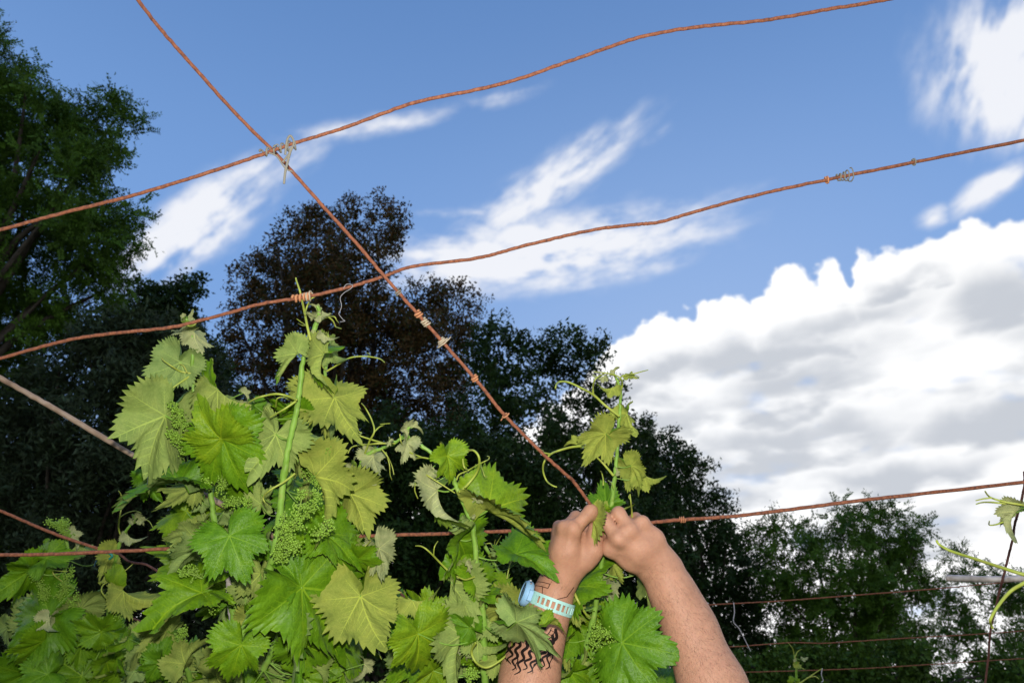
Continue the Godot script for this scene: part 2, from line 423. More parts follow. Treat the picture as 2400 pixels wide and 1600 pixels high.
const WIRES := [
	{"name": "trellis_wire", "label": "upper rusty wire rising from the left edge to the top edge of the picture", "from": 1.02, "to": 1.02, "radius": 2.3, "kind": 0, "path": [-714,714,-306,612,-61,552,0,538,153,497,306,459,459,413,622,359,694,334,816,296,969,241,1122,209,1224,182,1378,128,1500,87,1633,63,1786,48,1939,22,2071,0,2245,-36,2653,-112]},
	{"name": "trellis_wire", "label": "middle rusty wire running from the left edge across the brown tree to the right edge", "from": 1.12, "to": 1.12, "radius": 2.45, "kind": 0, "path": [-714,980,-306,898,-61,852,0,839,153,798,265,781,398,767,510,740,612,712,714,696,816,673,898,648,969,624,1122,604,1224,577,1378,541,1480,527,1546,520,1633,495,1786,454,1939,421,2143,380,2400,329,2500,306,2959,214]},
	{"name": "trellis_wire", "label": "diagonal rusty wire descending from the top left edge into the left hand", "from": 0.98, "to": 1.205, "radius": 2.5, "kind": 0, "path": [0,-429,204,-158,296,-41,323,0,378,71,459,163,561,276,653,367,735,459,827,561,903,650,980,737,1112,886,1184,974,1276,1066,1329,1114,1345,1129,1393,1194,1423,1230]},
	{"name": "trellis_wire", "label": "low thick rusty wire passing behind the hands to the right edge", "from": 1.26, "to": 1.26, "radius": 2.9, "kind": 0, "path": [-714,1327,-306,1311,-61,1302,0,1300,133,1298,388,1286,612,1270,857,1256,1020,1251,1173,1245,1286,1242,1429,1235,1531,1224,1592,1218,1735,1208,1888,1189,2041,1170,2400,1130,2500,1117,2959,1061]},
	{"name": "cane_pole", "label": "pale grey brown cane slanting down from the left edge into the vine leaves", "from": 1.3, "to": 1.34, "radius": 4.6, "kind": 1, "path": [-306,714,-41,863,0,886,143,967,296,1058,388,1107,531,1189,653,1265]},
	{"name": "trellis_wire", "label": "thin rusty wire slanting from the left edge down to the green plastic tie", "from": 1.5, "to": 1.56, "radius": 2.9, "kind": 0, "path": [-306,1051,-41,1181,0,1197,133,1253,255,1294]},
	{"name": "trellis_wire", "label": "thin far wire right of the bare arm, highest of the three with a white thread", "from": 2.6, "to": 2.6, "radius": 1.9, "kind": 0, "path": [900,1440,1300,1436,1500,1428,1650,1418,1829,1408,2000,1395,2224,1377,2400,1360,2700,1335]},
	{"name": "trellis_wire", "label": "thin far wire right of the bare arm, second of the three counted downward", "from": 2.7, "to": 2.7, "radius": 1.7, "kind": 0, "path": [1300,1530,1600,1520,1723,1515,1848,1506,1930,1507,2000,1503,2128,1495,2288,1486,2400,1478,2700,1455]},
	{"name": "trellis_wire", "label": "thin far wire right of the bare arm, lowest of the three", "from": 2.8, "to": 2.8, "radius": 1.5, "kind": 0, "path": [1300,1582,1600,1578,1746,1575,1950,1569,2065,1564,2224,1554,2400,1543,2700,1525]},
	{"name": "trellis_wire", "label": "dark thin wire hanging vertically from the thick wire at the right edge", "from": 1.26, "to": 1.5, "radius": 2, "kind": 2, "path": [2402,1106,2402,1138,2395,1173,2387,1202,2379,1232,2377,1250,2374,1266,2358,1330,2345,1381,2336,1419,2323,1476,2317,1546,2307,1626]},
	{"name": "cane_pole", "label": "pale bare cane stub lying level near the right edge below the thick wire", "from": 1.5, "to": 1.5, "radius": 6, "kind": 3, "path": [2221,1354,2285,1356,2329,1357,2377,1356,2422,1354,2511,1352]},
	{"name": "cane_pole", "label": "short grey dead cane standing among the leaves below the large front leaf", "from": 1.24, "to": 1.26, "radius": 7, "kind": 3, "path": [535,1320,537,1342,540,1371,539,1397,541,1414,547,1451,548,1483]},
	{"name": "dry_stalk", "label": "twisting reddish dry stalk running from the green tie into the foliage", "from": 1.56, "to": 1.5, "radius": 2.2, "kind": 2, "path": [267,1294,284,1302,298,1314,316,1319,339,1322,362,1334,385,1348,413,1361,448,1380]},
	{"name": "dry_stalk", "label": "thin reddish dry stalk crossing the dark gap right of the single upright shoot", "from": 1.62, "to": 1.6, "radius": 2, "kind": 2, "path": [287,1443,316,1451,344,1463,382,1480]},
	{"name": "dry_stalk", "label": "thin brown dry stalk crossing low between the vine shoots and the tattooed arm", "from": 1.42, "to": 1.4, "radius": 2.4, "kind": 2, "path": [920,1365,950,1402,987,1431,1037,1458,1082,1485,1140,1510,1182,1530]},
]

# ------------------------------------------------------------------ helpers

func at(x: float, y: float, d: float) -> Vector3:  # survey bearing and distance to a point of the place
	return EYE + eye_basis * Vector3((x - 1200.0) / FOCAL * d, (800.0 - y) / FOCAL * d, -d)

func numbered(called: String) -> String:
	var n: int = names.get(called, 0)
	names[called] = n + 1
	return called if n == 0 else "%s_%03d" % [called, n]

func thing(called: String, label: String, category: String, where := Vector3.ZERO, group := "") -> Node3D:
	var o := Node3D.new()
	o.name = numbered(called)
	add_child(o)
	o.position = where
	o.set_meta("label", label)
	o.set_meta("category", category)
	if group:
		o.set_meta("group", group)
	return o

func part(called: String, mesh: Mesh, m: Material, parent: Node3D) -> MeshInstance3D:
	var o := MeshInstance3D.new()
	o.name = called
	o.mesh = mesh
	if m:
		o.material_override = m
	parent.add_child(o, true)
	return o

class Geo:
	var v := PackedVector3Array()
	var n := PackedVector3Array()
	var c := PackedColorArray()
	var uv := PackedVector2Array()
	var idx := PackedInt32Array()
	var origin := Vector3.ZERO
	var col := Color.WHITE
	func put(p: Vector3, nn: Vector3) -> int:
		v.append(p - origin)
		n.append(nn)
		c.append(col)
		return v.size() - 1
	func tri(a: int, b: int, d: int) -> void:
		idx.append(a)
		idx.append(b)
		idx.append(d)
	func flat_quad(a: Vector3, b: Vector3, d: Vector3, e: Vector3) -> void:  # a b d e run clockwise seen from outside
		var nn := (d - a).cross(b - a).normalized()
		if nn == Vector3.ZERO:
			nn = Vector3.UP
		var i := put(a, nn)
		put(b, nn)
		put(d, nn)
		put(e, nn)
		tri(i, i + 1, i + 2)
		tri(i, i + 2, i + 3)
	func tube(p: PackedVector3Array, r: PackedFloat32Array, sides := 8) -> void:
		var count := p.size()
		if count < 2:
			return
		var t := (p[1] - p[0]).normalized()
		var side := t.cross(Vector3(0.31, 0.87, 0.38)).normalized()
		var start := v.size()
		for i in count:
			var t2: Vector3 = (p[mini(i + 1, count - 1)] - p[maxi(i - 1, 0)]).normalized()
			side = (side - t2 * side.dot(t2)).normalized()
			var up := t2.cross(side)
			for k in sides:
				var a := TAU * k / sides
				var d := side * cos(a) + up * sin(a)
				put(p[i] + d * r[i], d)
		for i in count - 1:
			for k in sides:
				var a := start + i * sides + k
				var b := start + i * sides + (k + 1) % sides
				tri(a, b + sides, b)
				tri(a, a + sides, b + sides)
		for e in [0, count - 1]:
			var d2: Vector3 = (p[0] - p[1]).normalized() if e == 0 else (p[count - 1] - p[count - 2]).normalized()
			var m := put(p[e] + d2 * r[e] * 0.5, d2)
			for k in sides:
				var a: int = start + e * sides + k
				var b: int = start + e * sides + (k + 1) % sides
				if e == 0:
					tri(m, a, b)
				else:
					tri(m, b, a)
	func ball(p: Vector3, r: float, squash := Vector3.ONE, rings := 4, sides := 6) -> void:
		var start := v.size()
		for i in rings + 1:
			var f := PI * i / rings
			for k in sides:
				var a := TAU * k / sides
				var d := Vector3(sin(f) * cos(a), cos(f), sin(f) * sin(a))
				put(p + d * r * squash, (d / squash).normalized())
		for i in rings:
			for k in sides:
				var a := start + i * sides + k
				var b := start + i * sides + (k + 1) % sides
				tri(a, b + sides, b)
				tri(a, a + sides, b + sides)
	func box(t: Transform3D, s: Vector3, bevel := 0.0) -> void:
		var h := s * 0.5
		var q := bevel
		var ring := [Vector2(-h.x, -h.y + q), Vector2(-h.x + q, -h.y), Vector2(h.x - q, -h.y), Vector2(h.x, -h.y + q), Vector2(h.x, h.y - q), Vector2(h.x - q, h.y), Vector2(-h.x + q, h.y), Vector2(-h.x, h.y - q)]
		for k in 8:
			var a: Vector2 = ring[k]
			var b: Vector2 = ring[(k + 1) % 8]
			flat_quad(t * Vector3(a.x, a.y, h.z), t * Vector3(b.x, b.y, h.z), t * Vector3(b.x, b.y, -h.z), t * Vector3(a.x, a.y, -h.z))
		for sg in [1.0, -1.0]:
			for k in range(1, 7):
				var a: Vector2 = ring[0]
				var b: Vector2 = ring[k]
				var d: Vector2 = ring[k + 1]
				var nn: Vector3 = (t.basis * Vector3(0, 0, sg)).normalized()
				var i := put(t * Vector3(a.x, a.y, h.z * sg), nn)
				put(t * Vector3(b.x, b.y, h.z * sg), nn)
				put(t * Vector3(d.x, d.y, h.z * sg), nn)
				if sg > 0:
					tri(i, i + 2, i + 1)
				else:
					tri(i, i + 1, i + 2)
	func mesh() -> ArrayMesh:
		var a := []
		a.resize(Mesh.ARRAY_MAX)
		a[Mesh.ARRAY_VERTEX] = v
		a[Mesh.ARRAY_NORMAL] = n
		a[Mesh.ARRAY_COLOR] = c
		if uv.size() == v.size():
			a[Mesh.ARRAY_TEX_UV] = uv
		if idx.size():
			a[Mesh.ARRAY_INDEX] = idx
		var m := ArrayMesh.new()
		m.add_surface_from_arrays(Mesh.PRIMITIVE_TRIANGLES, a)
		return m

func curve(p: PackedVector3Array, per := 6) -> PackedVector3Array:
	var out := PackedVector3Array()
	for i in p.size() - 1:
		var a := p[maxi(i - 1, 0)]
		var d := p[mini(i + 2, p.size() - 1)]
		for k in per:
			out.append(p[i].cubic_interpolate(p[i + 1], a, d, float(k) / per))
	out.append(p[p.size() - 1])
	return out

func bearing_path(flat: Array, d0: float, d1: float) -> PackedVector3Array:
	var out := PackedVector3Array()
	var count := flat.size() / 2
	for i in count:
		out.append(at(flat[2 * i], flat[2 * i + 1], lerpf(d0, d1, float(i) / maxi(count - 1, 1))))
	return out

func radii(count: int, a: float, b: float) -> PackedFloat32Array:
	var out := PackedFloat32Array()
	for i in count:
		out.append(lerpf(a, b, float(i) / maxi(count - 1, 1)))
	return out

func noise(kind: int, freq: float, seed_: int, octaves := 4) -> FastNoiseLite:
	var f := FastNoiseLite.new()
	f.noise_type = kind
	f.frequency = freq
	f.seed = seed_
	f.fractal_octaves = octaves
	return f

func ramp_image(f: FastNoiseLite, size: int, colors: Array) -> Image:  # noise through a list of sRGB colours
	var g := f.get_seamless_image(size, size)
	g.convert(Image.FORMAT_L8)
	var data := g.get_data()
	var table := []
	for i in 256:
		var x := i / 255.0 * (colors.size() - 1)
		var k := mini(int(x), colors.size() - 2)
		table.append((colors[k] as Color).lerp(colors[k + 1], x - k))
	var out := PackedByteArray()
	out.resize(size * size * 3)
	for i in size * size:
		var cc: Color = table[data[i]]
		out[3 * i] = cc.r8
		out[3 * i + 1] = cc.g8
		out[3 * i + 2] = cc.b8
	return Image.create_from_data(size, size, false, Image.FORMAT_RGB8, out)

func tex(im: Image) -> ImageTexture:
	return ImageTexture.create_from_image(im)

func lin(r: float, g: float, b: float) -> Color:  # a real-world (linear) base colour as the sRGB that albedo_color wants
	return Color(r, g, b).linear_to_srgb()

func plain(color: Color, rough := 0.7) -> StandardMaterial3D:
	var m := StandardMaterial3D.new()
	m.albedo_color = color
	m.roughness = rough
	return m

func triplanar(m: StandardMaterial3D, per_metre: float, bump: Texture2D = null, relief := 0.05) -> void:
	m.uv1_triplanar = true
	m.uv1_world_triplanar = true
	m.uv1_scale = Vector3.ONE * per_metre
	if bump:
		m.heightmap_enabled = true
		m.heightmap_texture = bump
		m.heightmap_scale = relief

# ------------------------------------------------------------------ sky

const BANK := [[-180, 20], [-140, 27], [-100, 23], [-60, 12], [-30, 9], [-8, 13], [4, 19.5], [7.6, 23.6], [10.2, 24.6], [14, 25.7], [17, 26.4], [18.8, 24.9], [21, 27.2], [25.2, 26.8], [26, 25.6], [27, 27.9], [30.8, 27.4], [34, 27.6], [38, 27.0], [45, 29], [70, 33], [100, 30], [140, 24], [180, 20]]
const GREYS := [[19, 21.8, 11, 2.2, 6], [20, 19.2, 8, 1.8, 9], [20, 15.8, 9, 1.8, 5], [34, 22.4, 5, 2.2, 12], [37, 19.6, 5, 1.7, 0], [26, 12.6, 7, 1.4, 4], [33.5, 15.8, 5, 1.4, 2], [14, 12.8, 5, 1.4, 3], [11, 21.6, 4, 1.5, 20], [24, 9.0, 10, 1.2, 2], [28, 24.6, 3.5, 1.0, 8], [11, 17.5, 5, 1.5, 10]]
const WISPS := [[-25.5, 29.5, 6.5, 2.3, 50, 1.6], [-21.5, 34.0, 6.0, 1.5, 38, 1.0], [-13, 38.5, 8, 0.9, 17, .85], [-1, 41.3, 4, .8, 14, .7], [2.5, 30.4, 12.5, 2.6, 5, 1.75], [10.5, 31.3, 7.5, 1.1, 13, 1.2], [3.0, 35.0, 8, 1.9, 33, 1.35], [-4.0, 33.2, 5, .5, 3, .7], [6.5, 28.5, 9, .9, 7, 1.0], [40.5, 35.5, 4.2, 5.0, 60, 2.0], [36.2, 29.6, 2.4, .9, 22, 1.7], [32.4, 28.7, 1.1, .7, 10, 1.5], [13, 38, 2, .8, 20, .5], [38, 33, 3, 1.0, 40, .6]]
var n_lump: FastNoiseLite
var n_fine: FastNoiseLite
var n_grey: FastNoiseLite
var n_hole: FastNoiseLite
const SUN_AZ := 14.0
const SUN_EL := 9.0

func bank_edge(az: float) -> float:
	for i in BANK.size() - 1:
		if az >= BANK[i][0] and az <= BANK[i + 1][0]:
			return lerpf(BANK[i][1], BANK[i + 1][1], inverse_lerp(BANK[i][0], BANK[i + 1][0], az))
	return 20.0

func sky_color(az: float, el: float, edge: float) -> Color:
	if el < -0.5:
		return Color(0.07, 0.08, 0.05)
	var ar := deg_to_rad(az)
	var er := deg_to_rad(el)
	var d := Vector3(sin(ar) * cos(er), sin(er), -cos(ar) * cos(er))
	var t := clampf(el / 50.0, 0.0, 1.4)
	var blue := Color(0.42, 0.58, 0.84).lerp(Color(0.20, 0.375, 0.74), smoothstep(0.0, 0.55, t)).lerp(Color(0.115, 0.245, 0.54), smoothstep(0.5, 1.05, t))
	var sa := deg_to_rad(SUN_AZ)
	var se := deg_to_rad(SUN_EL)
	var to_sun := d.dot(Vector3(sin(sa) * cos(se), sin(se), -cos(sa) * cos(se)))
	var glow := pow(clampf(to_sun, 0, 1), 14.0)
	blue = blue.lerp(Color(0.62, 0.74, 0.95), glow * 0.45)
	var out := blue
	# thin high wisps
	var azw := wrapf(az, -45.0, 45.0)
	var cover := 0.0
	for w in WISPS:
		var dx: float = (azw - w[0]) * cos(er)
		var dy: float = el - w[1]
		if absf(dx) > w[2] * 2.0 + w[3] or absf(dy) > w[2] * 2.0 + w[3]:
			continue
		var a := deg_to_rad(w[4])
		var u := dx * cos(a) + dy * sin(a)
		var v := -dx * sin(a) + dy * cos(a)
		var q: float = (u / w[2]) * (u / w[2]) + (v / w[3]) * (v / w[3])
		var m: float = exp(-q * 1.1) * w[5]
		var streak := n_fine.get_noise_3d(u * 0.22 + w[0] * 3.0, v * 0.75, 7.0 + w[1])
		var curd := n_fine.get_noise_3d(u * 0.8 + 31.0, v * 1.3 + 9.0, w[0])
		cover = maxf(cover, smoothstep(0.15, 1.25, m * (0.85 + 0.9 * streak + 0.45 * curd)))
	out = out.lerp(Color(0.93, 0.94, 0.98), cover * 0.93)
	# cumulus bank
	var low := edge - el
	if low > -5.0:
		var lump := -n_lump.get_noise_3dv(d)
		var fine := n_fine.get_noise_3dv(d * 40.0)
		var s := low + 2.9 * (lump - 0.42) + 1.0 * fine
		var dens := smoothstep(-0.15, 0.35, s)
		if dens > 0.0:
			var deep := smoothstep(0.2, 3.5, s)
			var stretched := Vector3(d.x, d.y * 2.6, d.z)
			var g := n_grey.get_noise_3dv(stretched)
			var g2 := n_fine.get_noise_3dv(stretched * 16.0)
			var body := clampf(g * 1.5 + g2 * 0.5, -1.0, 1.0)
			var bank_shade := 0.0
			var warp := n_hole.get_noise_3dv(d * 2.0)
			for w in GREYS:
				var dx: float = (wrapf(az, -45.0, 45.0) - w[0]) * cos(er) + 6.0 * g
				var dy: float = el - w[1] + 2.6 * g + 1.2 * g2 + 0.8 * warp
				if absf(dx) > w[2] * 2.0 or absf(dy) > w[2]:
					continue
				var a := deg_to_rad(w[4])
				var u := dx * cos(a) + dy * sin(a)
				var v := -dx * sin(a) + dy * cos(a)
				bank_shade = maxf(bank_shade, exp(-((u / w[2]) * (u / w[2]) + (v / w[3]) * (v / w[3])) * 1.1))
			var shade := smoothstep(0.0, 1.12, bank_shade * (1.0 + 0.45 * g2) + 0.35 * smoothstep(-0.3, 0.7, body)) * deep
			var bright := 1.02 + 0.2 * glow
			var white := Color(bright, bright, bright * 1.0)
			var cloud := white.lerp(Color(0.50, 0.54, 0.61), shade * 0.85)
			var hole := smoothstep(0.25, 0.75, n_hole.get_noise_3dv(stretched) + 0.15 * fine) * smoothstep(1.5, 4.0, s)
			out = out.lerp(cloud, dens * (1.0 - 0.8 * hole))
	return out

func sky_panorama() -> ImageTexture:
	n_lump = noise(FastNoiseLite.TYPE_CELLULAR, 15.0, 5, 4)
	n_lump.cellular_return_type = FastNoiseLite.RETURN_DISTANCE
	n_lump.fractal_type = FastNoiseLite.FRACTAL_FBM
	n_lump.fractal_gain = 0.5
	n_fine = noise(FastNoiseLite.TYPE_SIMPLEX_SMOOTH, 0.55, 11, 5)
	n_grey = noise(FastNoiseLite.TYPE_SIMPLEX_SMOOTH, 3.4, 23, 4)
	n_hole = noise(FastNoiseLite.TYPE_SIMPLEX_SMOOTH, 6.0, 40, 4)
	var w := 4096
	var h := 2048
	var whole := patch(0, 0, w, h, 8)
	whole.resize(w, h, Image.INTERPOLATE_CUBIC)
	var x0 := int(w * (180.0 - 42.5) / 360.0)
	var x1 := int(w * (180.0 + 42.5) / 360.0)
	var y0 := int(h * (90.0 - 48.5) / 180.0)
	var y1 := int(h * (90.0 + 1.0) / 180.0)
	var fine := patch(x0, y0, x1 - x0, y1 - y0, 1)
	whole.blit_rect(fine, Rect2i(0, 0, x1 - x0, y1 - y0), Vector2i(x0, y0))
	# a panorama begins straight ahead: move the middle to its edge
	var turned := Image.create_empty(w, h, false, Image.FORMAT_RGBF)
	turned.blit_rect(whole, Rect2i(w / 2, 0, w / 2, h), Vector2i(0, 0))
	turned.blit_rect(whole, Rect2i(0, 0, w / 2, h), Vector2i(w / 2, 0))
	return ImageTexture.create_from_image(turned)

func patch(x0: int, y0: int, w: int, h: int, step: int) -> Image:
	var cw := w / step
	var ch := h / step
	var edges := PackedFloat32Array()
	for x in cw:
		edges.append(bank_edge((x0 + (x + 0.5) * step) / 4096.0 * 360.0 - 180.0))
	var data := PackedFloat32Array()
	data.resize(cw * ch * 3)
	var i := 0
	for y in ch:
		var el := 90.0 - (y0 + (y + 0.5) * step) / 2048.0 * 180.0
		for x in cw:
			var az := (x0 + (x + 0.5) * step) / 4096.0 * 360.0 - 180.0
			var c := sky_color(az, el, edges[x])
			data[i] = c.r
			data[i + 1] = c.g
			data[i + 2] = c.b
			i += 3
	return Image.create_from_data(cw, ch, false, Image.FORMAT_RGBF, data.to_byte_array())

# ------------------------------------------------------------------ grape leaves

const HALF_OUTLINE := [[0, 1.0], [6, .91], [13, .81], [21, .67], [28, .59], [35, .70], [44, .83], [53, .77], [63, .67], [74, .55], [83, .62], [97, .73], [113, .70], [131, .65], [148, .60], [161, .47], [171, .22], [180, .05]]
var leaf_meshes := []  # open leaves, then folded ones
var folded_meshes := []
var young_meshes := []
var mat_upper := []
var mat_under := []

func outline(deg: float, lobe: float) -> float:
	var a := absf(deg)
	for i in HALF_OUTLINE.size() - 1:
		if a <= HALF_OUTLINE[i + 1][0]:
			var f: float = inverse_lerp(HALF_OUTLINE[i][0], HALF_OUTLINE[i + 1][0], a)
			var r: float = lerpf(HALF_OUTLINE[i][1], HALF_OUTLINE[i + 1][1], f)
			var round_: float = 0.88 - 0.26 * pow(a / 180.0, 1.2) if a < 150 else r
			return lerpf(round_, r, lobe)
	return 0.05

func make_leaf(sd: int, fold: float, droop: float, ripple: float, lobe: float, cup: float) -> ArrayMesh:
	var r := RandomNumberGenerator.new()
	r.seed = sd
	var asym := r.randf_range(0.88, 1.12)
	var pucker := noise(FastNoiseLite.TYPE_SIMPLEX_SMOOTH, 1.1, sd, 3)
	var ph := r.randf() * TAU
	var ph2 := r.randf() * TAU
	var teeth := 50
	var rings := [0.0, 0.16, 0.34, 0.52, 0.70, 0.84, 0.93, 1.0]
	var m := ArrayMesh.new()
	# angular samples: two flanks, one tip and one notch to each tooth
	var angs := []
	var grow := []
	for k in teeth:
		var a0 := -178.0 + 356.0 * k / teeth
		var step := 356.0 / teeth
		var big := r.randf_range(0.07, 0.19)
		var lean := 0.62 if a0 < 0 else 0.38
		angs.append(a0)
		grow.append(-0.015)
		angs.append(a0 + step * lean * 0.55)
		grow.append(big * 0.45)
		angs.append(a0 + step * lean)
		grow.append(big)
		angs.append(a0 + step * (lean + (1.0 - lean) * 0.6))
		grow.append(big * 0.35)
	angs.append(178.0)
	grow.append(0.0)
	var count := angs.size()
	var pos := PackedVector3Array()
	var uvs := PackedVector2Array()
	for ri in rings.size():
		var s: float = rings[ri]
		for k in count:
			var a: float = angs[k]
			var base := outline(a, lobe) * (asym if a > 0 else 1.0 / asym)
			var rr: float = s * base * (1.0 + grow[k] * pow(s, 14.0))
			var x := rr * sin(deg_to_rad(a))
			var y := rr * cos(deg_to_rad(a))
			uvs.append(Vector2((x + 1.0) / 2.0, (1.1 - y) / 2.0))
			# relief: raised panels between the five main veins, wavy margin
			var near := 180.0
			for va in [0.0, 44.0, -44.0, 97.0, -97.0]:
				near = minf(near, absf(a - va))
			var z := 0.14 * rr * smoothstep(0.0, 26.0, near) * cup
			z += 0.05 * pucker.get_noise_2d(x * 3.0 + sd, y * 3.0) * s
			z += ripple * s * s * (0.10 * sin(deg_to_rad(a) * 3.0 + ph2) + 0.085 * sin(deg_to_rad(a) * 5.0 + ph) + 0.018 * sin(deg_to_rad(a) * 11.0 + ph2))
			z -= 0.17 * s * s * s * cup
			# fold along the midrib
			var fa := deg_to_rad(fold) * smoothstep(0.0, 0.12, absf(x)) 
			var x2 := x * cos(fa) - z * sin(fa) * signf(x)
			var z2 := absf(x) * sin(fa) + z * cos(fa)
			# droop: bend along the midrib
			var y2 := y
			if absf(droop) > 0.01:
				var bend := droop * y
				y2 = sin(bend) / droop
				z2 -= (1.0 - cos(bend)) / droop
			pos.append(Vector3(x2, y2, z2))
	var idx := PackedInt32Array()
	for ri in rings.size() - 1:
		for k in count - 1:
			var a := ri * count + k
			var b := a + 1
			var c2 := a + count
			var d2 := b + count
			if ri > 0:
				idx.append_array([a, b, d2])
			idx.append_array([a, d2, c2])
	var nor := PackedVector3Array()
	nor.resize(pos.size())
	for i in range(0, idx.size(), 3):
		var nn := (pos[idx[i + 2]] - pos[idx[i]]).cross(pos[idx[i + 1]] - pos[idx[i]])
		for q in 3:
			nor[idx[i + q]] += nn
	var center := Vector3.ZERO
	for k in count:
		center += nor[k]
	for i in pos.size():
		nor[i] = (center if i < count else nor[i]).normalized()
	var side := 1.0 if nor[count * 3 + count / 2].z > 0 else -1.0
	for face in 2:
		var p2 := PackedVector3Array()
		var n2 := PackedVector3Array()
		var up: float = side if face == 0 else -side
		for i in pos.size():
			var nn := nor[i] * up
			p2.append(pos[i] + nn * 0.0022)
			n2.append(nn)
		var id2 := idx.duplicate()
		if up < 0:
			for i in range(0, id2.size(), 3):
				var q := id2[i + 1]
				id2[i + 1] = id2[i + 2]
				id2[i + 2] = q
		var a := []
		a.resize(Mesh.ARRAY_MAX)
		a[Mesh.ARRAY_VERTEX] = p2
		a[Mesh.ARRAY_NORMAL] = n2
		a[Mesh.ARRAY_TEX_UV] = uvs
		a[Mesh.ARRAY_INDEX] = id2
		m.add_surface_from_arrays(Mesh.PRIMITIVE_TRIANGLES, a)
	return m

func vein_lines() -> Array:  # [from, to, half width] in leaf units
	var out := []
	var r := RandomNumberGenerator.new()
	r.seed = 77
	for v in [[0.0, .98, .014], [44.0, .80, .011], [-44.0, .80, .011], [97.0, .66, .009], [-97.0, .66, .009], [150.0, .40, .006], [-150.0, .40, .006]]:
		var a := deg_to_rad(v[0])
		var dir := Vector2(sin(a), cos(a))
		out.append([Vector2.ZERO, dir * v[1], v[2]])
		for k in 6:
			var f := 0.2 + 0.13 * k
			for sg in [-1.0, 1.0]:
				var b: float = a + sg * deg_to_rad(r.randf_range(38, 50))
				var from: Vector2 = dir * v[1] * (f + r.randf_range(-.02, .02))
				var length: float = v[1] * (0.36 - 0.045 * k) * r.randf_range(.8, 1.1)
				var to := from + Vector2(sin(b), cos(b)) * length
				out.append([from, to, v[2] * 0.45])
				for j in 3:
					var c: float = b - sg * deg_to_rad(45)
					var q := from.lerp(to, 0.3 + 0.25 * j)
					out.append([q, q + Vector2(sin(c), cos(c)) * length * 0.3, v[2] * 0.25])
	return out

func make_leaf_materials() -> void:
	var size := 1024
	var cells := noise(FastNoiseLite.TYPE_CELLULAR, 0.03, 3, 2)
	cells.cellular_return_type = FastNoiseLite.RETURN_DISTANCE2_SUB
	var mottled := noise(FastNoiseLite.TYPE_SIMPLEX_SMOOTH, 0.006, 8, 5)
	var lines := vein_lines()
	# upper side: darker lamina, paler veins; underside: pale down, veins nearly white
	var upper := ramp_image(mottled, size, [Color(.52, .68, .40), Color(.62, .76, .46), Color(.70, .83, .55), Color(.80, .88, .52)])
	var under := ramp_image(mottled, size, [Color(.72, .76, .70), Color(.80, .84, .74), Color(.86, .88, .80), Color(.90, .91, .78)])
	var net := cells.get_seamless_image(size, size)
	net.convert(Image.FORMAT_L8)
	var relief := net.duplicate()
	var fine := noise(FastNoiseLite.TYPE_SIMPLEX_SMOOTH, 0.12, 31, 3).get_seamless_image(size, size)
	fine.convert(Image.FORMAT_L8)
	var nd := net.get_data()
	var fd := fine.get_data()
	var ud := upper.get_data()
	var dd := under.get_data()
	for i in size * size:
		var e := clampf(1.0 - nd[i] / 70.0, 0.0, 1.0)  # the small net of veins
		var g := 0.90 + 0.10 * fd[i] / 255.0
		for q in 3:
			ud[3 * i + q] = mini(255, int(ud[3 * i + q] * g + 20.0 * e))
			dd[3 * i + q] = mini(255, int(dd[3 * i + q] * g - 10.0 * e))
	upper = Image.create_from_data(size, size, false, Image.FORMAT_RGB8, ud)
	under = Image.create_from_data(size, size, false, Image.FORMAT_RGB8, dd)
	for l in lines:
		var a: Vector2 = l[0]
		var b: Vector2 = l[1]
		var steps := maxi(2, int(a.distance_to(b) * 400.0))
		for k in steps:
			var f := float(k) / steps
			var p := a.lerp(b, f)
			var wpx := maxf(1.0, l[2] * (1.0 - 0.7 * f) * size)
			var x := int((p.x + 1.0) / 2.0 * size - wpx / 2)
			var y := int((1.1 - p.y) / 2.0 * size - wpx / 2)
			var rect := Rect2i(x, y, int(wpx), int(wpx))
			upper.fill_rect(rect, Color(.84, .91, .66) if l[2] > .008 else (Color(.76, .86, .56) if l[2] > .0035 else Color(.72, .82, .52)))
			under.fill_rect(rect, Color(.96, .98, .82) if l[2] > .008 else Color(.91, .94, .80))
			relief.fill_rect(rect, Color(0, 0, 0))
	var ut := tex(upper)
	var dt := tex(under)
	var rt := tex(relief)
	for tint in 5:
		var m := StandardMaterial3D.new()
		m.albedo_texture = ut
		m.albedo_color = [lin(.29, .42, .030), lin(.40, .47, .036), lin(.44, .47, .14), lin(.235, .38, .032), lin(.33, .45, .028)][tint]
		m.roughness = 0.46
		m.metallic_specular = 0.35
		m.heightmap_enabled = true
		m.heightmap_texture = rt
		m.heightmap_scale = 0.06
		m.backlight_enabled = true
		m.backlight = Color(.5, .55, .2)
		mat_upper.append(m)
		var u := StandardMaterial3D.new()
		u.albedo_texture = dt
		u.albedo_color = [lin(.42, .52, .165), lin(.49, .54, .12), lin(.58, .59, .34), lin(.37, .49, .18), lin(.45, .53, .145)][tint]
		u.roughness = 0.8
		u.metallic_specular = 0.25
		u.heightmap_enabled = true
		u.heightmap_texture = rt
		u.heightmap_scale = 0.05
		u.heightmap_flip_texture = true
		u.backlight_enabled = true
		u.backlight = Color(.5, .55, .2)
		mat_under.append(u)

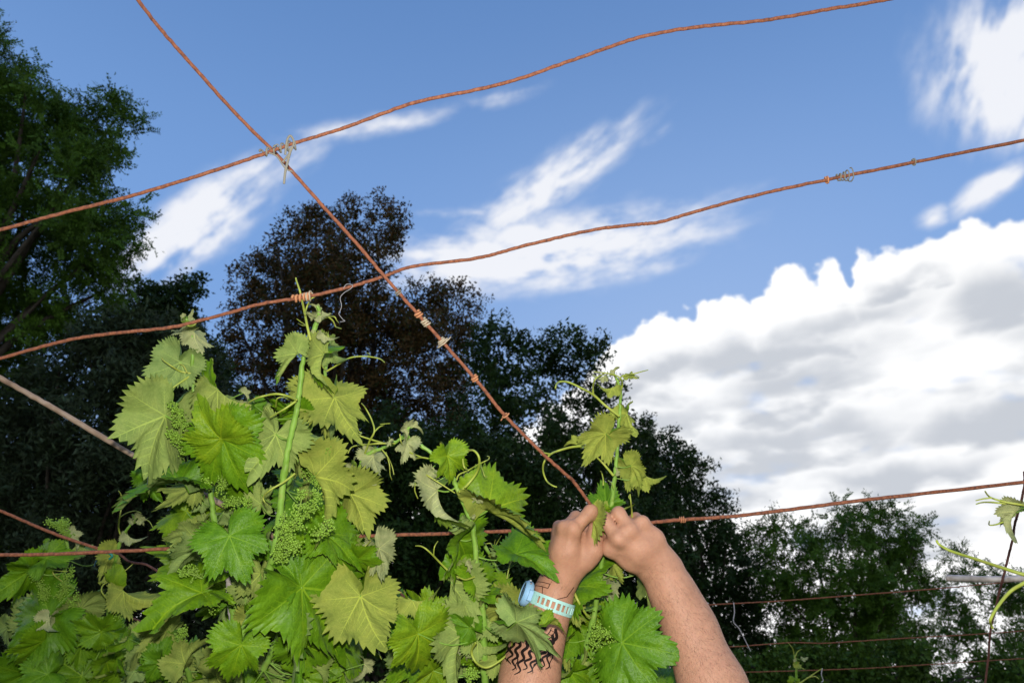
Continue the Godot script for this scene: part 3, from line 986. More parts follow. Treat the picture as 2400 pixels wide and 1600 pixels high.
func add_leaf(parent: Node3D, j: Vector3, tip: Vector3, width: float, side: int, tint: int, r: RandomNumberGenerator) -> void:
	var o := MeshInstance3D.new()
	o.name = "leaf"
	var small := j.distance_to(tip) < 0.045
	var pool := young_meshes if small else (folded_meshes if absf(width) < 0.6 else leaf_meshes)
	o.mesh = pool[r.randi() % pool.size()]
	var shade: int = tint if tint > 0 else [0, 0, 3, 4][r.randi() % 4]
	o.set_surface_override_material(0, mat_upper[shade])
	o.set_surface_override_material(1, mat_under[shade])
	var view := (EYE - j).normalized()
	var along := (tip - j)
	along -= view * along.dot(view)
	var size := along.length()
	var pitch := r.randf_range(-0.5, 0.5)
	var mid := along.normalized() * cos(pitch) + view * sin(pitch)
	var facing := (view - mid * view.dot(mid)).normalized()
	var roll := acos(clampf(absf(width), 0.05, 1.0)) * (1.0 if r.randf() < 0.5 else -1.0)
	facing = facing.rotated(mid, roll)
	if side < 0:
		facing = -facing
	var xx := mid.cross(facing)
	var k := size / cos(pitch) * (1.08 if side > 0 else 1.0) * (0.85 if tint == 2 else 1.0)
	o.transform = Transform3D(Basis(xx * k, mid * k, facing * k), j - parent.position)
	parent.add_child(o, true)

# ------------------------------------------------------------------ vine shoots

var mat_stem: StandardMaterial3D
var mat_tendril: StandardMaterial3D
var mat_bud: StandardMaterial3D

func node_tube(g: Geo, p: PackedVector3Array, a: float, b: float, swell: bool) -> void:
	var r := radii(p.size(), a, b)
	if swell:
		var run := 0.0
		for i in range(1, p.size()):
			run += p[i].distance_to(p[i - 1])
			var f := fposmod(run, 0.075) / 0.075
			r[i] *= 1.0 + 0.28 * exp(-pow((f - 0.5) * 14.0, 2.0))
	g.tube(p, r, 10 if swell else 7)

func make_shoot(d: Dictionary, sd: int) -> void:
	var r := RandomNumberGenerator.new()
	r.seed = sd * 91 + 5
	var depth: float = d.depth
	var stem_points := PackedVector3Array()
	var first: Array = d.stems[0].path
	var root := thing("grapevine_shoot", d.label, "vine shoot", at(first[0], first[1], depth), "shoots of the trellised grapevine")
	for s in d.stems:
		var p := curve(bearing_path(s.path, depth + 0.03, depth), 7)
		for i in p.size():
			p[i] += Vector3(r.randf_range(-1, 1), r.randf_range(-1, 1), r.randf_range(-1, 1)) * 0.0007
		var g := Geo.new()
		g.origin = root.position
		node_tube(g, p, s.from * 0.001, s.to * 0.001, true)
		stem_points.append_array(p)
		part("stem", g.mesh(), mat_stem, root)
	var lv: Array = d.leaves
	for i in range(0, lv.size(), 8):
		var dz: float = lv[i + 6]
		if dz > 90:
			dz = r.randf_range(-4, 4)
		var dd := depth + dz * 0.01 + r.randf_range(-0.012, 0.012)
		var j := at(lv[i], lv[i + 1], dd)
		var tip := at(lv[i + 2], lv[i + 3], dd)
		add_leaf(root, j, tip, lv[i + 4], int(lv[i + 5]), int(lv[i + 7]), r)
		# leaf stalk from the nearest lower point of the stem
		var best := Vector3.ZERO
		var least := 1e9
		for q in stem_points:
			var away := q.distance_to(j) + 0.4 * maxf(0.0, q.y - j.y)
			if away < least:
				least = away
				best = q
		if least > 0.004 and least < 0.16:
			var g := Geo.new()
			g.origin = root.position
			var mid := (best + j) * 0.5 + Vector3(0, -0.12, 0) * best.distance_to(j) + (best - EYE).normalized() * 0.004
			var c := curve(PackedVector3Array([best, mid, j]), 5)
			var thick := clampf(j.distance_to(tip) * 0.016, 0.0007, 0.0019)
			g.tube(c, radii(c.size(), thick * 1.15, thick), 7)
			part("leaf_stalk", g.mesh(), mat_stem, root)
	for t in d.tendrils:
		var g := Geo.new()
		g.origin = root.position
		var base := bearing_path(t.path, depth - 0.004, depth - 0.012)
		for i in base.size():
			base[i] += (base[i] - EYE).normalized() * 0.012 * sin(i * 1.7 + t.width * 9.0)
		var c := curve(base, 8)
		g.tube(c, radii(c.size(), t.width * 0.00105, t.width * 0.00055), 7)
		part("tendril", g.mesh(), mat_tendril, root)
	var cl: Array = d.clusters
	for i in range(0, cl.size(), 6):
		add_cluster(root, at(cl[i], cl[i + 1], depth - 0.01), at(cl[i + 2], cl[i + 3], depth - 0.035), cl[i + 4] / FOCAL * depth, r)

func add_cluster(root: Node3D, base: Vector3, tip: Vector3, spread: float, r: RandomNumberGenerator) -> void:
	var g := Geo.new()
	g.origin = root.position
	var axis := tip - base
	var span := maxf(axis.length(), spread * 1.4)
	if axis.length() < 0.004:
		axis = Vector3(0.2, 1, 0)
	axis = axis.normalized()
	var end := base + axis * span
	g.col = Color(.20, .32, .05)
	var bow := axis.cross(Vector3(r.randf() - .5, r.randf() - .5, r.randf() - .5)).normalized() * span * 0.10
	var spine := curve(PackedVector3Array([base, base.lerp(end, 0.5) + bow, end]), 6)
	g.tube(spine, radii(spine.size(), 0.0016, 0.0007), 6)
	var arms := int(8 + span / 0.008)
	for k in arms:
		var f := (k + r.randf()) / arms * 0.85 + 0.15
		var p := spine[mini(int(f * (spine.size() - 1)), spine.size() - 1)]
		var out := Vector3(r.randf_range(-1, 1), r.randf_range(-1, 1), r.randf_range(-1, 1)).normalized()
		out = (out - axis * out.dot(axis) * 0.6).normalized()
		var length := spread * r.randf_range(0.45, 1.0) * (1.15 - 0.75 * f)
		var e := p + out * length
		g.col = Color(.20, .32, .05)
		g.tube(PackedVector3Array([p, e]), PackedFloat32Array([0.0007, 0.0005]), 5)
		var buds := 9 + r.randi() % 9
		for b in buds:
			var q := e + Vector3(r.randfn(), r.randfn(), r.randfn()) * 0.0034 - out * length * r.randf() * 0.35
			var tone := r.randf_range(0.75, 1.2)
			g.col = Color(.20 * tone, .35 * tone, .03 * tone)
			g.ball(q, r.randf_range(0.0011, 0.0019), Vector3.ONE, 3, 5)
	part("flower_cluster", g.mesh(), mat_bud, root)

# ------------------------------------------------------------------ wires and ties

var mat_rust: StandardMaterial3D
var mat_cane: StandardMaterial3D
var mat_bleached: StandardMaterial3D
var mat_dry: StandardMaterial3D
var wire_paths := []

func make_wire(d: Dictionary, sd: int) -> void:
	var r := RandomNumberGenerator.new()
	r.seed = sd * 13 + 3
	var p := curve(bearing_path(d.path, d.from, d.to), 14)
	for i in p.size():
		p[i] += Vector3(r.randf_range(-1, 1), r.randf_range(-1, 1), r.randf_range(-1, 1)) * 0.00035
	var rad := PackedFloat32Array()
	for i in p.size():
		rad.append(d.radius * 0.001 * r.randf_range(0.94, 1.06))
	wire_paths.append(p)
	var root := thing(d.name, d.label, ["wire", "cane", "stalk", "cane"][d.kind] if d.name != "trellis_wire" else "wire", p[p.size() / 2], "wires of the trellis" if d.name == "trellis_wire" else "")
	var g := Geo.new()
	g.origin = root.position
	g.tube(p, rad, 10)
	part("strand" if d.name == "trellis_wire" else "shaft", g.mesh(), [mat_rust, mat_cane, mat_dry, mat_bleached][d.kind], root)

func coil_on(path_i: int, x: float, y: float, turns: float, gap: float, rr: float, thick: float, loose: float, called: String, label: String, category: String, m: Material, group := "") -> Node3D:
	# a spiral wound round a wire at the point of the wire nearest to that bearing
	var p: PackedVector3Array = wire_paths[path_i]
	var look := (at(x, y, 1.0) - EYE).normalized()
	var best := 1
	var least := 1e9
	for i in range(1, p.size() - 1):
		var away := (p[i] - EYE).normalized().distance_to(look)
		if away < least:
			least = away
			best = i
	var t := (p[best + 1] - p[best - 1]).normalized()
	var side := t.cross(Vector3.UP).normalized()
	var up := side.cross(t)
	var root := thing(called, label, category, p[best], group)
	var g := Geo.new()
	var pts := PackedVector3Array()
	var count := int(turns * 14)
	for k in count + 1:
		var f := float(k) / count
		var a := f * turns * TAU
		var open := rr * (1.0 + loose * f * f)
		pts.append(t * (f - 0.5) * gap * turns + (side * cos(a) + up * sin(a)) * open + Vector3(rng.randf_range(-1, 1), rng.randf_range(-1, 1), 0) * rr * 0.08)
	g.tube(pts, radii(pts.size(), thick, thick * 0.7), 7)
	part("coil", g.mesh(), m, root)
	return root

func strand(root: Node3D, called: String, flat: Array, d: float, thick: float, m: Material) -> void:
	var g := Geo.new()
	g.origin = root.position
	var c := curve(bearing_path(flat, d, d), 8)
	g.tube(c, radii(c.size(), thick, thick * 0.8), 7)
	part(called, g.mesh(), m, root)

# ------------------------------------------------------------------ trees

class Spray:
	var v := PackedVector3Array()
	var n := PackedVector3Array()
	var c := PackedColorArray()

func add_blade(s: Spray, base: Vector3, dir: Vector3, up: Vector3, length: float, width: float, col: Color) -> void:
	var sd := dir.cross(up).normalized() * width * 0.5
	var mid := base + dir * length * 0.45 + up * length * 0.05
	var tip := base + dir * length - up * length * 0.06
	for tri in [[base, mid - sd, tip], [base, tip, mid + sd]]:
		var nn: Vector3 = (tri[2] - tri[0]).cross(tri[1] - tri[0]).normalized()
		for p in tri:
			s.v.append(p)
			s.n.append(nn)
			s.c.append(col)

func make_sprays(style: String, count: int, sd: int) -> Array:
	var r := RandomNumberGenerator.new()
	r.seed = sd
	var out := []
	for k in count:
		var s := Spray.new()
		var tone := r.randf_range(0.7, 1.35)
		if style == "locust":
			for b in 5:
				var dir := Vector3(r.randf_range(-1, 1), r.randf_range(-.5, .9), r.randf_range(-1, 1)).normalized()
				var base := Vector3(r.randf_range(-.08, .08), r.randf_range(-.06, .06), r.randf_range(-.08, .08))
				var up := dir.cross(Vector3(r.randf() - .5, 1, r.randf() - .5)).cross(dir).normalized()
				var across := dir.cross(up).normalized()
				var col := Color(.058, .126, .013) * tone * r.randf_range(.8, 1.25)
				for i in 8:
					var q := base + dir * (0.025 + 0.019 * i) - up * 0.0016 * i * i
					for sg in [-1.0, 1.0]:
						var fan: Vector3 = (across * sg + dir * r.randf_range(.1, .7) - up * r.randf_range(-.3, .7)).normalized()
						add_blade(s, q + dir * r.randf_range(-.006, .006), fan, up.lerp(across * sg, r.randf_range(-.3, .3)).normalized(), 0.046 * r.randf_range(.75, 1.2), 0.022, col * r.randf_range(.8, 1.2))
				add_blade(s, base + dir * 0.18, dir, up, 0.05, 0.022, col)
		else:
			var leaf_len := 0.085
			var leaf_wid := 0.042
			var base_col := Color(.024, .052, .010)
			var leaves := 16
			if style == "brown":
				base_col = Color(.080, .047, .013)
				leaf_len = 0.080
			elif style == "grey":
				base_col = Color(.036, .058, .026)
				leaf_len = 0.09
				leaf_wid = 0.026
				leaves = 20
			elif style == "bright":
				base_col = Color(.052, .105, .012)
			for i in leaves:
				var f := float(i) / leaves
				var dir := Vector3(r.randf_range(-1, 1), r.randf_range(-.4, 1.0), r.randf_range(-1, 1)).normalized()
				var q := Vector3(r.randfn() * 0.05, (f - 0.5) * 0.24, r.randfn() * 0.05)
				var up := Vector3(r.randf() - .5, 1, r.randf() - .5).normalized()
				up = (up - dir * up.dot(dir)).normalized()
				var col := base_col * tone * r.randf_range(.75, 1.3)
				if style == "brown" and r.randf() < 0.25:
					col = Color(.036, .046, .012) * tone
				add_blade(s, q, dir, up, leaf_len * r.randf_range(.7, 1.2), leaf_wid * r.randf_range(.8, 1.2), col)
		out.append(s)
	return out

var mat_foliage: StandardMaterial3D
var mat_bark: StandardMaterial3D
var spray_sets := {}

func make_tree(called: String, label: String, category: String, style: String, poly_flat: Array, depth: float, thick: float, clumps: int, per: int, clump_r: float, sd: int, trunk_r := 0.22, group := "", scale_ := 1.0) -> void:
	var r := RandomNumberGenerator.new()
	r.seed = sd
	if not spray_sets.has(style):
		spray_sets[style] = make_sprays(style, 10, 50 + style.length())
	var sprays: Array = spray_sets[style]
	var poly := PackedVector2Array()
	for i in range(0, poly_flat.size(), 2):
		poly.append(Vector2(poly_flat[i], poly_flat[i + 1]) * 1.0204)
	var box := Rect2(poly[0], Vector2.ZERO)
	for q in poly:
		box = box.expand(q)
	var rpx := clump_r * FOCAL / depth
	var centres := []
	var tries := 0
	while centres.size() < clumps and tries < clumps * 60:
		tries += 1
		var q := Vector2(r.randf_range(box.position.x, box.end.x), r.randf_range(box.position.y, box.end.y))
		if not Geometry2D.is_point_in_polygon(q, poly):
			continue
		var edge := 1e9
		for i in poly.size():
			edge = minf(edge, q.distance_to(Geometry2D.get_closest_point_to_segment(q, poly[i], poly[(i + 1) % poly.size()])))
		if edge < rpx * 0.4:
			continue
		var close := false
		for c in centres:
			if (c[0] as Vector2).distance_to(q) < rpx * (0.35 if edge > rpx * 2.0 else 0.5) and r.randf() < 0.7:
				close = true
				break
		if close:
			continue
		var room := minf(1.0, edge / (rpx * 3.5))
		centres.append([q, depth + r.randf_range(-thick, thick) * (0.25 + 0.75 * room), edge])
	# where the trunk stands: under the middle of the crown
	var mean := Vector3.ZERO
	var where := []
	for c in centres:
		var w := at(c[0].x, c[0].y, c[1])
		where.append(w)
		mean += w
	mean /= maxf(1.0, where.size())
	var foot := Vector3(mean.x, 0, mean.z)
	var root := thing(called, label, category, foot, group)
	var v := PackedVector3Array()
	var n := PackedVector3Array()
	var c2 := PackedColorArray()
	for i in where.size():
		var mine: float = clump_r * r.randf_range(0.65, 1.15)
		var amount := int(per * r.randf_range(0.7, 1.2))
		for k in amount:
			var dir := Vector3(r.randfn(), r.randfn(), r.randfn()).normalized()
			var off := dir * mine * pow(r.randf(), 0.45) * Vector3(1.0, 0.85, 1.0)
			var bs := Basis.from_euler(Vector3(r.randf() * TAU, r.randf() * TAU, r.randf() * TAU))
			var xf := Transform3D(bs.scaled(Vector3.ONE * scale_ * r.randf_range(0.75, 1.25)), where[i] + off - foot)
			var s: Spray = sprays[r.randi() % sprays.size()]
			v.append_array(xf * s.v)
			n.append_array(Transform3D(bs, Vector3.ZERO) * s.n)
			c2.append_array(s.c)
	var a := []
	a.resize(Mesh.ARRAY_MAX)
	a[Mesh.ARRAY_VERTEX] = v
	a[Mesh.ARRAY_NORMAL] = n
	a[Mesh.ARRAY_COLOR] = c2
	var m := ArrayMesh.new()
	m.add_surface_from_arrays(Mesh.PRIMITIVE_TRIANGLES, a)
	part("crown", m, mat_foliage, root)
	# trunk and limbs
	var g := Geo.new()
	var fork := Vector3(0, mean.y * 0.72, 0)
	var sway := Vector3(r.randf_range(-.3, .3), mean.y * 0.36, r.randf_range(-.3, .3))
	var tp := curve(PackedVector3Array([Vector3.ZERO, sway, fork]), 6)
	g.tube(tp, radii(tp.size(), trunk_r, trunk_r * 0.6), 10)
	part("trunk", g.mesh(), mat_bark, root)
	var limbs := mini(26, where.size())
	for k in limbs:
		var e: Vector3 = where[(k * 7 + 3) % where.size()] - foot
		var from: Vector3 = tp[int(tp.size() * r.randf_range(.55, .98))]
		var lg := Geo.new()
		var mid := from.lerp(e, 0.5) + Vector3(r.randf_range(-.3, .3), r.randf_range(.0, .4), r.randf_range(-.3, .3))
		var lp := curve(PackedVector3Array([from, mid, e]), 6)
		lg.tube(lp, radii(lp.size(), trunk_r * 0.34, 0.012), 6)
		part("limb", lg.mesh(), mat_bark, root)

# ------------------------------------------------------------------ arms and hands

class Field:
	var a := []
	var ab := []
	var inv := []
	var ra := []
	var dr := []
	var k := []
	var grp := []
	var mid := []
	var reach := []
	func bone(p: Vector3, q: Vector3, r0: float, r1: float, blend: float, group: int) -> void:
		a.append(p)
		ab.append(q - p)
		inv.append(1.0 / maxf((q - p).length_squared(), 1e-9))
		ra.append(r0)
		dr.append(r1 - r0)
		k.append(blend)
		grp.append(group)
		mid.append((p + q) * 0.5)
		reach.append((q - p).length() * 0.5 + maxf(r0, r1))
	func dist(p: Vector3, use: PackedInt32Array) -> float:
		var palm := 1.0
		var out := 1.0
		var cur := 1.0
		var g := 0
		for i in use:
			var gi: int = grp[i]
			if gi != g:
				if g == 0:
					palm = cur
					out = cur
				elif cur < 0.05:
					out = _fold(out, palm, cur)
				cur = 1.0
				g = gi
			var pa: Vector3 = p - a[i]
			var axis: Vector3 = ab[i]
			var t := clampf(pa.dot(axis) * inv[i], 0.0, 1.0)
			var d: float = (pa - axis * t).length() - ra[i] - dr[i] * t
			var kk: float = k[i]
			var h := kk - absf(cur - d)
			if h > 0.0:
				cur = minf(cur, d) - h * h / (kk * 4.0)
			elif d < cur:
				cur = d
		if g == 0:
			return cur
		if cur < 0.05:
			out = _fold(out, palm, cur)
		return out
	func _fold(out: float, palm: float, finger: float) -> float:
		var kk := 0.006
		var h := kk - absf(palm - finger)
		var d := minf(palm, finger)
		if h > 0.0:
			d -= h * h / (kk * 4.0)
		var k2 := 0.0016
		var h2 := k2 - absf(out - d)
		var m := minf(out, d)
		if h2 > 0.0 and out != palm:
			m -= h2 * h2 / (k2 * 4.0)
		return m

func surface_nets(f: Field, lo: Vector3, hi: Vector3, cell: float, verts: PackedVector3Array, idx: PackedInt32Array) -> void:
	var b := 8
	var block := cell * b
	var nb := Vector3i(((hi - lo) / block).ceil())
	var ids := {}
	var half := block * 0.5 * 1.7321 + cell
	var val := PackedFloat32Array()
	var e := b + 2
	val.resize(e * e * e)
	var local := PackedInt32Array()
	local.resize(e * e * e)
	for bz in nb.z:
		for by in nb.y:
			for bx in nb.x:
				var centre := lo + (Vector3(bx, by, bz) + Vector3.ONE * 0.5) * block
				var use := PackedInt32Array()
				var near := 1.0
				for i in f.a.size():
					var pa: Vector3 = centre - f.a[i]
					if centre.distance_to(f.mid[i]) - f.reach[i] > half + 0.04:
						continue
					var axis: Vector3 = f.ab[i]
					var t := clampf(pa.dot(axis) * f.inv[i], 0.0, 1.0)
					var d: float = (pa - axis * t).length() - f.ra[i] - f.dr[i] * t
					if d < half + 0.036:
						use.append(i)
					near = minf(near, d)
				if near > half + 0.008 or near < -half - 0.02:
					continue
				var base := lo + Vector3(bx, by, bz) * block - Vector3.ONE * cell
				var i := 0
				for z in e:
					for y in e:
						for x in e:
							val[i] = f.dist(base + Vector3(x, y, z) * cell, use)
							i += 1
				for z in b + 1:
					for y in b + 1:
						for x in b + 1:
							var o := (z * e + y) * e + x
							local[o] = -1
							var sum := Vector3.ZERO
							var hits := 0
							for q in 12:
								var s0: int = EDGE_A[q]
								var s1: int = EDGE_B[q]
								var v0 := val[o + (s0 & 1) + ((s0 >> 1) & 1) * e + (s0 >> 2) * e * e]
								var v1 := val[o + (s1 & 1) + ((s1 >> 1) & 1) * e + (s1 >> 2) * e * e]
								if (v0 < 0.0) != (v1 < 0.0):
									var t := v0 / (v0 - v1)
									sum += Vector3(s0 & 1, (s0 >> 1) & 1, s0 >> 2).lerp(Vector3(s1 & 1, (s1 >> 1) & 1, s1 >> 2), t)
									hits += 1
							if hits > 0:
								var key := Vector3i(bx * b + x, by * b + y, bz * b + z)
								if ids.has(key):
									local[o] = ids[key]
								else:
									verts.append(base + (Vector3(x, y, z) + sum / hits) * cell)
									ids[key] = verts.size() - 1
									local[o] = verts.size() - 1
				for z in range(1, b + 1):
					for y in range(1, b + 1):
						for x in range(1, b + 1):
							var o := (z * e + y) * e + x
							var inside := val[o] < 0.0
							for axis in 3:
								var st: int = [1, e, e * e][axis]
								var other := val[o + st] < 0.0
								if inside == other:
									continue
								var s1: int = [e, e * e, 1][axis]
								var s2: int = [e * e, 1, e][axis]
								var a0 := local[o]
								var a1 := local[o - s1]
								var a2 := local[o - s1 - s2]
								var a3 := local[o - s2]
								if a0 < 0 or a1 < 0 or a2 < 0 or a3 < 0:
									continue
								if inside:
									idx.append_array([a0, a2, a1, a0, a3, a2])
								else:
									idx.append_array([a0, a1, a2, a0, a2, a3])

const EDGE_A := [0, 2, 4, 6, 0, 1, 4, 5, 0, 1, 2, 3]
const EDGE_B := [1, 3, 5, 7, 2, 3, 6, 7, 4, 5, 6, 7]

func pt(v: Array) -> Vector3:
	return at(v[0], v[1], v[2])

func chain(f: Field, joints: Array, rr: Array, blend: float, group: int) -> void:
	for i in joints.size() - 1:
		f.bone(pt(joints[i]), pt(joints[i + 1]), rr[i] * 0.001, rr[i + 1] * 0.001, blend, group)

func right_arm() -> Field:
	var f := Field.new()
	# forearm and wrist
	chain(f, [[1690, 2150, .80], [1745, 1790, 1.07], [1672, 1610, 1.13], [1618, 1475, 1.18], [1580, 1390, 1.2], [1556, 1338, 1.205]], [46, 44, 43, 34, 25, 20], .03, 0)
	f.bone(at(1640, 1540, 1.16), at(1566, 1345, 1.2), .030, .017, .03, 0)
	f.bone(at(1600, 1440, 1.2), at(1538, 1346, 1.21), .026, .016, .03, 0)
	# back of the hand
	chain(f, [[1542, 1342, 1.208], [1480, 1315, 1.198], [1430, 1286, 1.192]], [16, 13, 11.5], .014, 0)
	chain(f, [[1553, 1336, 1.200], [1495, 1296, 1.186], [1450, 1263, 1.180]], [16, 13, 11.5], .014, 0)
	chain(f, [[1563, 1330, 1.202], [1512, 1278, 1.188], [1478, 1242, 1.184]], [16, 13, 11], .014, 0)
	chain(f, [[1570, 1322, 1.208], [1535, 1262, 1.198], [1505, 1226, 1.194]], [14, 12, 10], .014, 0)
	# palm flesh
	f.bone(at(1520, 1325, 1.222), at(1450, 1285, 1.218), .017, .014, .02, 0)
	f.bone(at(1540, 1300, 1.222), at(1490, 1250, 1.222), .016, .012, .02, 0)
	# webs between the knuckles
	f.bone(at(1436, 1270, 1.198), at(1452, 1250, 1.196), .0105, .0105, .008, 0)
	f.bone(at(1452, 1250, 1.196), at(1474, 1234, 1.196), .0100, .0095, .008, 0)
	f.bone(at(1430, 1234, 1.212), at(1462, 1222, 1.212), .0085, .0085, .006, 0)
	# tendons fanning to the knuckles, and the knuckles themselves
	for q in [[1543, 1330, 1.188, 1434, 1283, 1.181], [1549, 1326, 1.184, 1452, 1262, 1.170], [1556, 1321, 1.186, 1479, 1242, 1.174]]:
		f.bone(at(q[0], q[1], q[2]), at(q[3], q[4], q[5]), .0022, .0026, .006, 0)
	for q in [[1429, 1284, 1.187, 9.5], [1449, 1261, 1.174, 9.8], [1477, 1241, 1.178, 9.2], [1505, 1224, 1.190, 8.8]]:
		f.bone(at(q[0], q[1], q[2]), at(q[0] + 2, q[1] + 1, q[2]), q[3] * .001, q[3] * .001, .010, 0)
	# fingers: index, middle, ring, little, thumb
	chain(f, [[1430, 1286, 1.194], [1409, 1254, 1.222], [1402, 1272, 1.242], [1404, 1288, 1.235]], [10.2, 9.6, 8.4, 7.2], .006, 1)
	chain(f, [[1447, 1262, 1.180], [1416, 1216, 1.196], [1400, 1232, 1.222], [1398, 1254, 1.232]], [10.8, 10.4, 8.8, 7.4], .006, 2)
	chain(f, [[1477, 1241, 1.184], [1450, 1203, 1.198], [1428, 1218, 1.228], [1422, 1242, 1.238]], [10.6, 10.0, 8.4, 7.0], .006, 3)
	chain(f, [[1505, 1226, 1.196], [1490, 1214, 1.226], [1468, 1228, 1.244], [1456, 1244, 1.244]], [9.2, 8.2, 7.2, 6.2], .006, 4)
	chain(f, [[1528, 1344, 1.225], [1462, 1306, 1.240], [1422, 1276, 1.256], [1400, 1250, 1.252]], [16, 13, 10.5, 8], .012, 5)
	return f

func left_arm() -> Field:
	var f := Field.new()
	chain(f, [[1190, 2150, .82], [1205, 1790, 1.09], [1238, 1610, 1.14], [1262, 1490, 1.18], [1288, 1418, 1.198], [1303, 1372, 1.2]], [46, 42, 36, 26, 20, 18.5], .03, 0)
	f.bone(at(1255, 1560, 1.15), at(1312, 1378, 1.195), .030, .016, .03, 0)
	f.bone(at(1232, 1570, 1.17), at(1288, 1392, 1.206), .030, .016, .03, 0)
	# back of the hand, turned so that the little finger side lies deeper
	chain(f, [[1316, 1362, 1.192], [1334, 1295, 1.185], [1344, 1241, 1.186]], [16, 14, 11.5], .014, 0)
	chain(f, [[1306, 1364, 1.196], [1316, 1295, 1.192], [1324, 1239, 1.198]], [16, 14, 11.5], .014, 0)
	chain(f, [[1298, 1364, 1.204], [1310, 1295, 1.208], [1313, 1241, 1.215]], [16, 13, 11], .014, 0)
	chain(f, [[1296, 1362, 1.214], [1308, 1300, 1.224], [1308, 1250, 1.232]], [15, 12, 10], .014, 0)
	# ball of the thumb and palm
	f.bone(at(1330, 1345, 1.196), at(1380, 1305, 1.192), .020, .015, .016, 0)
	f.bone(at(1334, 1315, 1.200), at(1362, 1288, 1.204), .018, .014, .018, 0)
	f.bone(at(1345, 1270, 1.205), at(1352, 1246, 1.21), .012, .010, .014, 0)
	for q in [[1312, 1350, 1.178, 1342, 1242, 1.176], [1302, 1350, 1.184, 1320, 1242, 1.187]]:
		f.bone(at(q[0], q[1], q[2]), at(q[3], q[4], q[5]), .0022, .0026, .006, 0)
	for q in [[1342, 1238, 1.180, 9.6], [1321, 1236, 1.190, 9.4]]:
		f.bone(at(q[0], q[1], q[2]), at(q[0] + 2, q[1] + 1, q[2]), q[3] * .001, q[3] * .001, .010, 0)
	chain(f, [[1344, 1241, 1.188], [1385, 1198, 1.190], [1398, 1222, 1.206], [1392, 1244, 1.214]], [10.8, 10.0, 8.6, 7.2], .006, 1)
	chain(f, [[1324, 1239, 1.202], [1350, 1212, 1.236], [1382, 1238, 1.222], [1373, 1268, 1.200]], [10.4, 9.4, 8.0, 6.6], .006, 2)
	chain(f, [[1313, 1241, 1.218], [1310, 1234, 1.260], [1340, 1248, 1.262], [1352, 1266, 1.24]], [10.2, 9.0, 8.0, 7.0], .006, 3)
	chain(f, [[1308, 1250, 1.234], [1306, 1244, 1.266], [1330, 1262, 1.268], [1342, 1276, 1.25]], [9.2, 8.0, 7.0, 6.0], .006, 4)
	chain(f, [[1372, 1314, 1.190], [1390, 1290, 1.190], [1396, 1252, 1.200], [1394, 1222, 1.208]], [15, 13.5, 10.5, 8.5], .012, 5)
	return f

func tattoo_image() -> Image:  # ink on white: a half sun with wavy rays, and thin line work near the wrist
	var s := 1024
	var im := Image.create(s, s, false, Image.FORMAT_RGB8)
	im.fill(Color.WHITE)
	var ink := Color(.17, .16, .17)
	var soft := Color(.42, .38, .37)
	# picture runs 0.16 m a side, wrist at the top; sun centre at (0.5, 0.42)
	var px := s / 0.16
	var centre := Vector2(0.50, 0.455) * s
	for ring in [[.0135, .0105], [.0275, .0016], [.0225, .0016]]:
		var steps := 500
		for k in steps:
			var a := PI * k / (steps - 1)
			var p: Vector2 = centre + Vector2(cos(a) * 1.25, sin(a)) * ring[0] * px
			dot(im, p, ring[1] * px * 0.42, ink)
	for k in 13:
		var a := PI * (k + 0.5) / 13.0
		for q in 20:
			dot(im, centre + Vector2(cos(a) * 1.25, sin(a)) * lerpf(.0225, .0275, q / 19.0) * px, 2.6, ink)
	var r := RandomNumberGenerator.new()
	r.seed = 4
	for k in 11:
		var f := k / 10.0
		var a := PI * (1.0 - f)
		var start := centre + Vector2(cos(a) * 1.25, sin(a)) * .0295 * px
		var end := centre + Vector2(lerpf(-.040, .036, f) * px, (.074 - .022 * absf(f - 0.5) * 2.0 + r.randf_range(-.004, .004)) * px)
		var steps := 260
		var ph := r.randf() * TAU
		for q in steps:
			var t := q / float(steps)
			var p := start.lerp(end, t) + Vector2(sin(t * 17.0 + ph) * (.0022 + .0012 * t) * px, 0)
			dot(im, p, lerpf(.0023, .0006, t * t) * px, ink)
		if k % 3 == 1:
			for q in 120:
				var t := q / 120.0
				var p := start.lerp(end, 0.5 + 0.45 * t) + Vector2((.002 + .003 * t) * px + sin(t * 8.0 + ph) * .0012 * px, 0)
				dot(im, p, lerpf(.0011, .0004, t) * px, ink)
	# small line work between watch and hand
	for l in [[.33, .06, .56, .08], [.34, .10, .55, .12], [.56, .08, .55, .12], [.42, .12, .46, .22], [.50, .12, .52, .22], [.38, .06, .44, .22], [.62, .22, .74, .14], [.74, .14, .78, .04]]:
		for q in 140:
			var t := q / 139.0
			dot(im, Vector2(lerpf(l[0], l[2], t), lerpf(l[1], l[3], t)) * s, 3.4, soft)
	return im

func dot(im: Image, p: Vector2, r: float, c: Color) -> void:
	var ir := ceili(r)
	for y in range(-ir, ir + 1):
		var w := r * r - y * y
		if w >= 0.0:
			var h := int(sqrt(w))
			im.fill_rect(Rect2i(int(p.x) - h, int(p.y) + y, 2 * h + 1, 1), c)

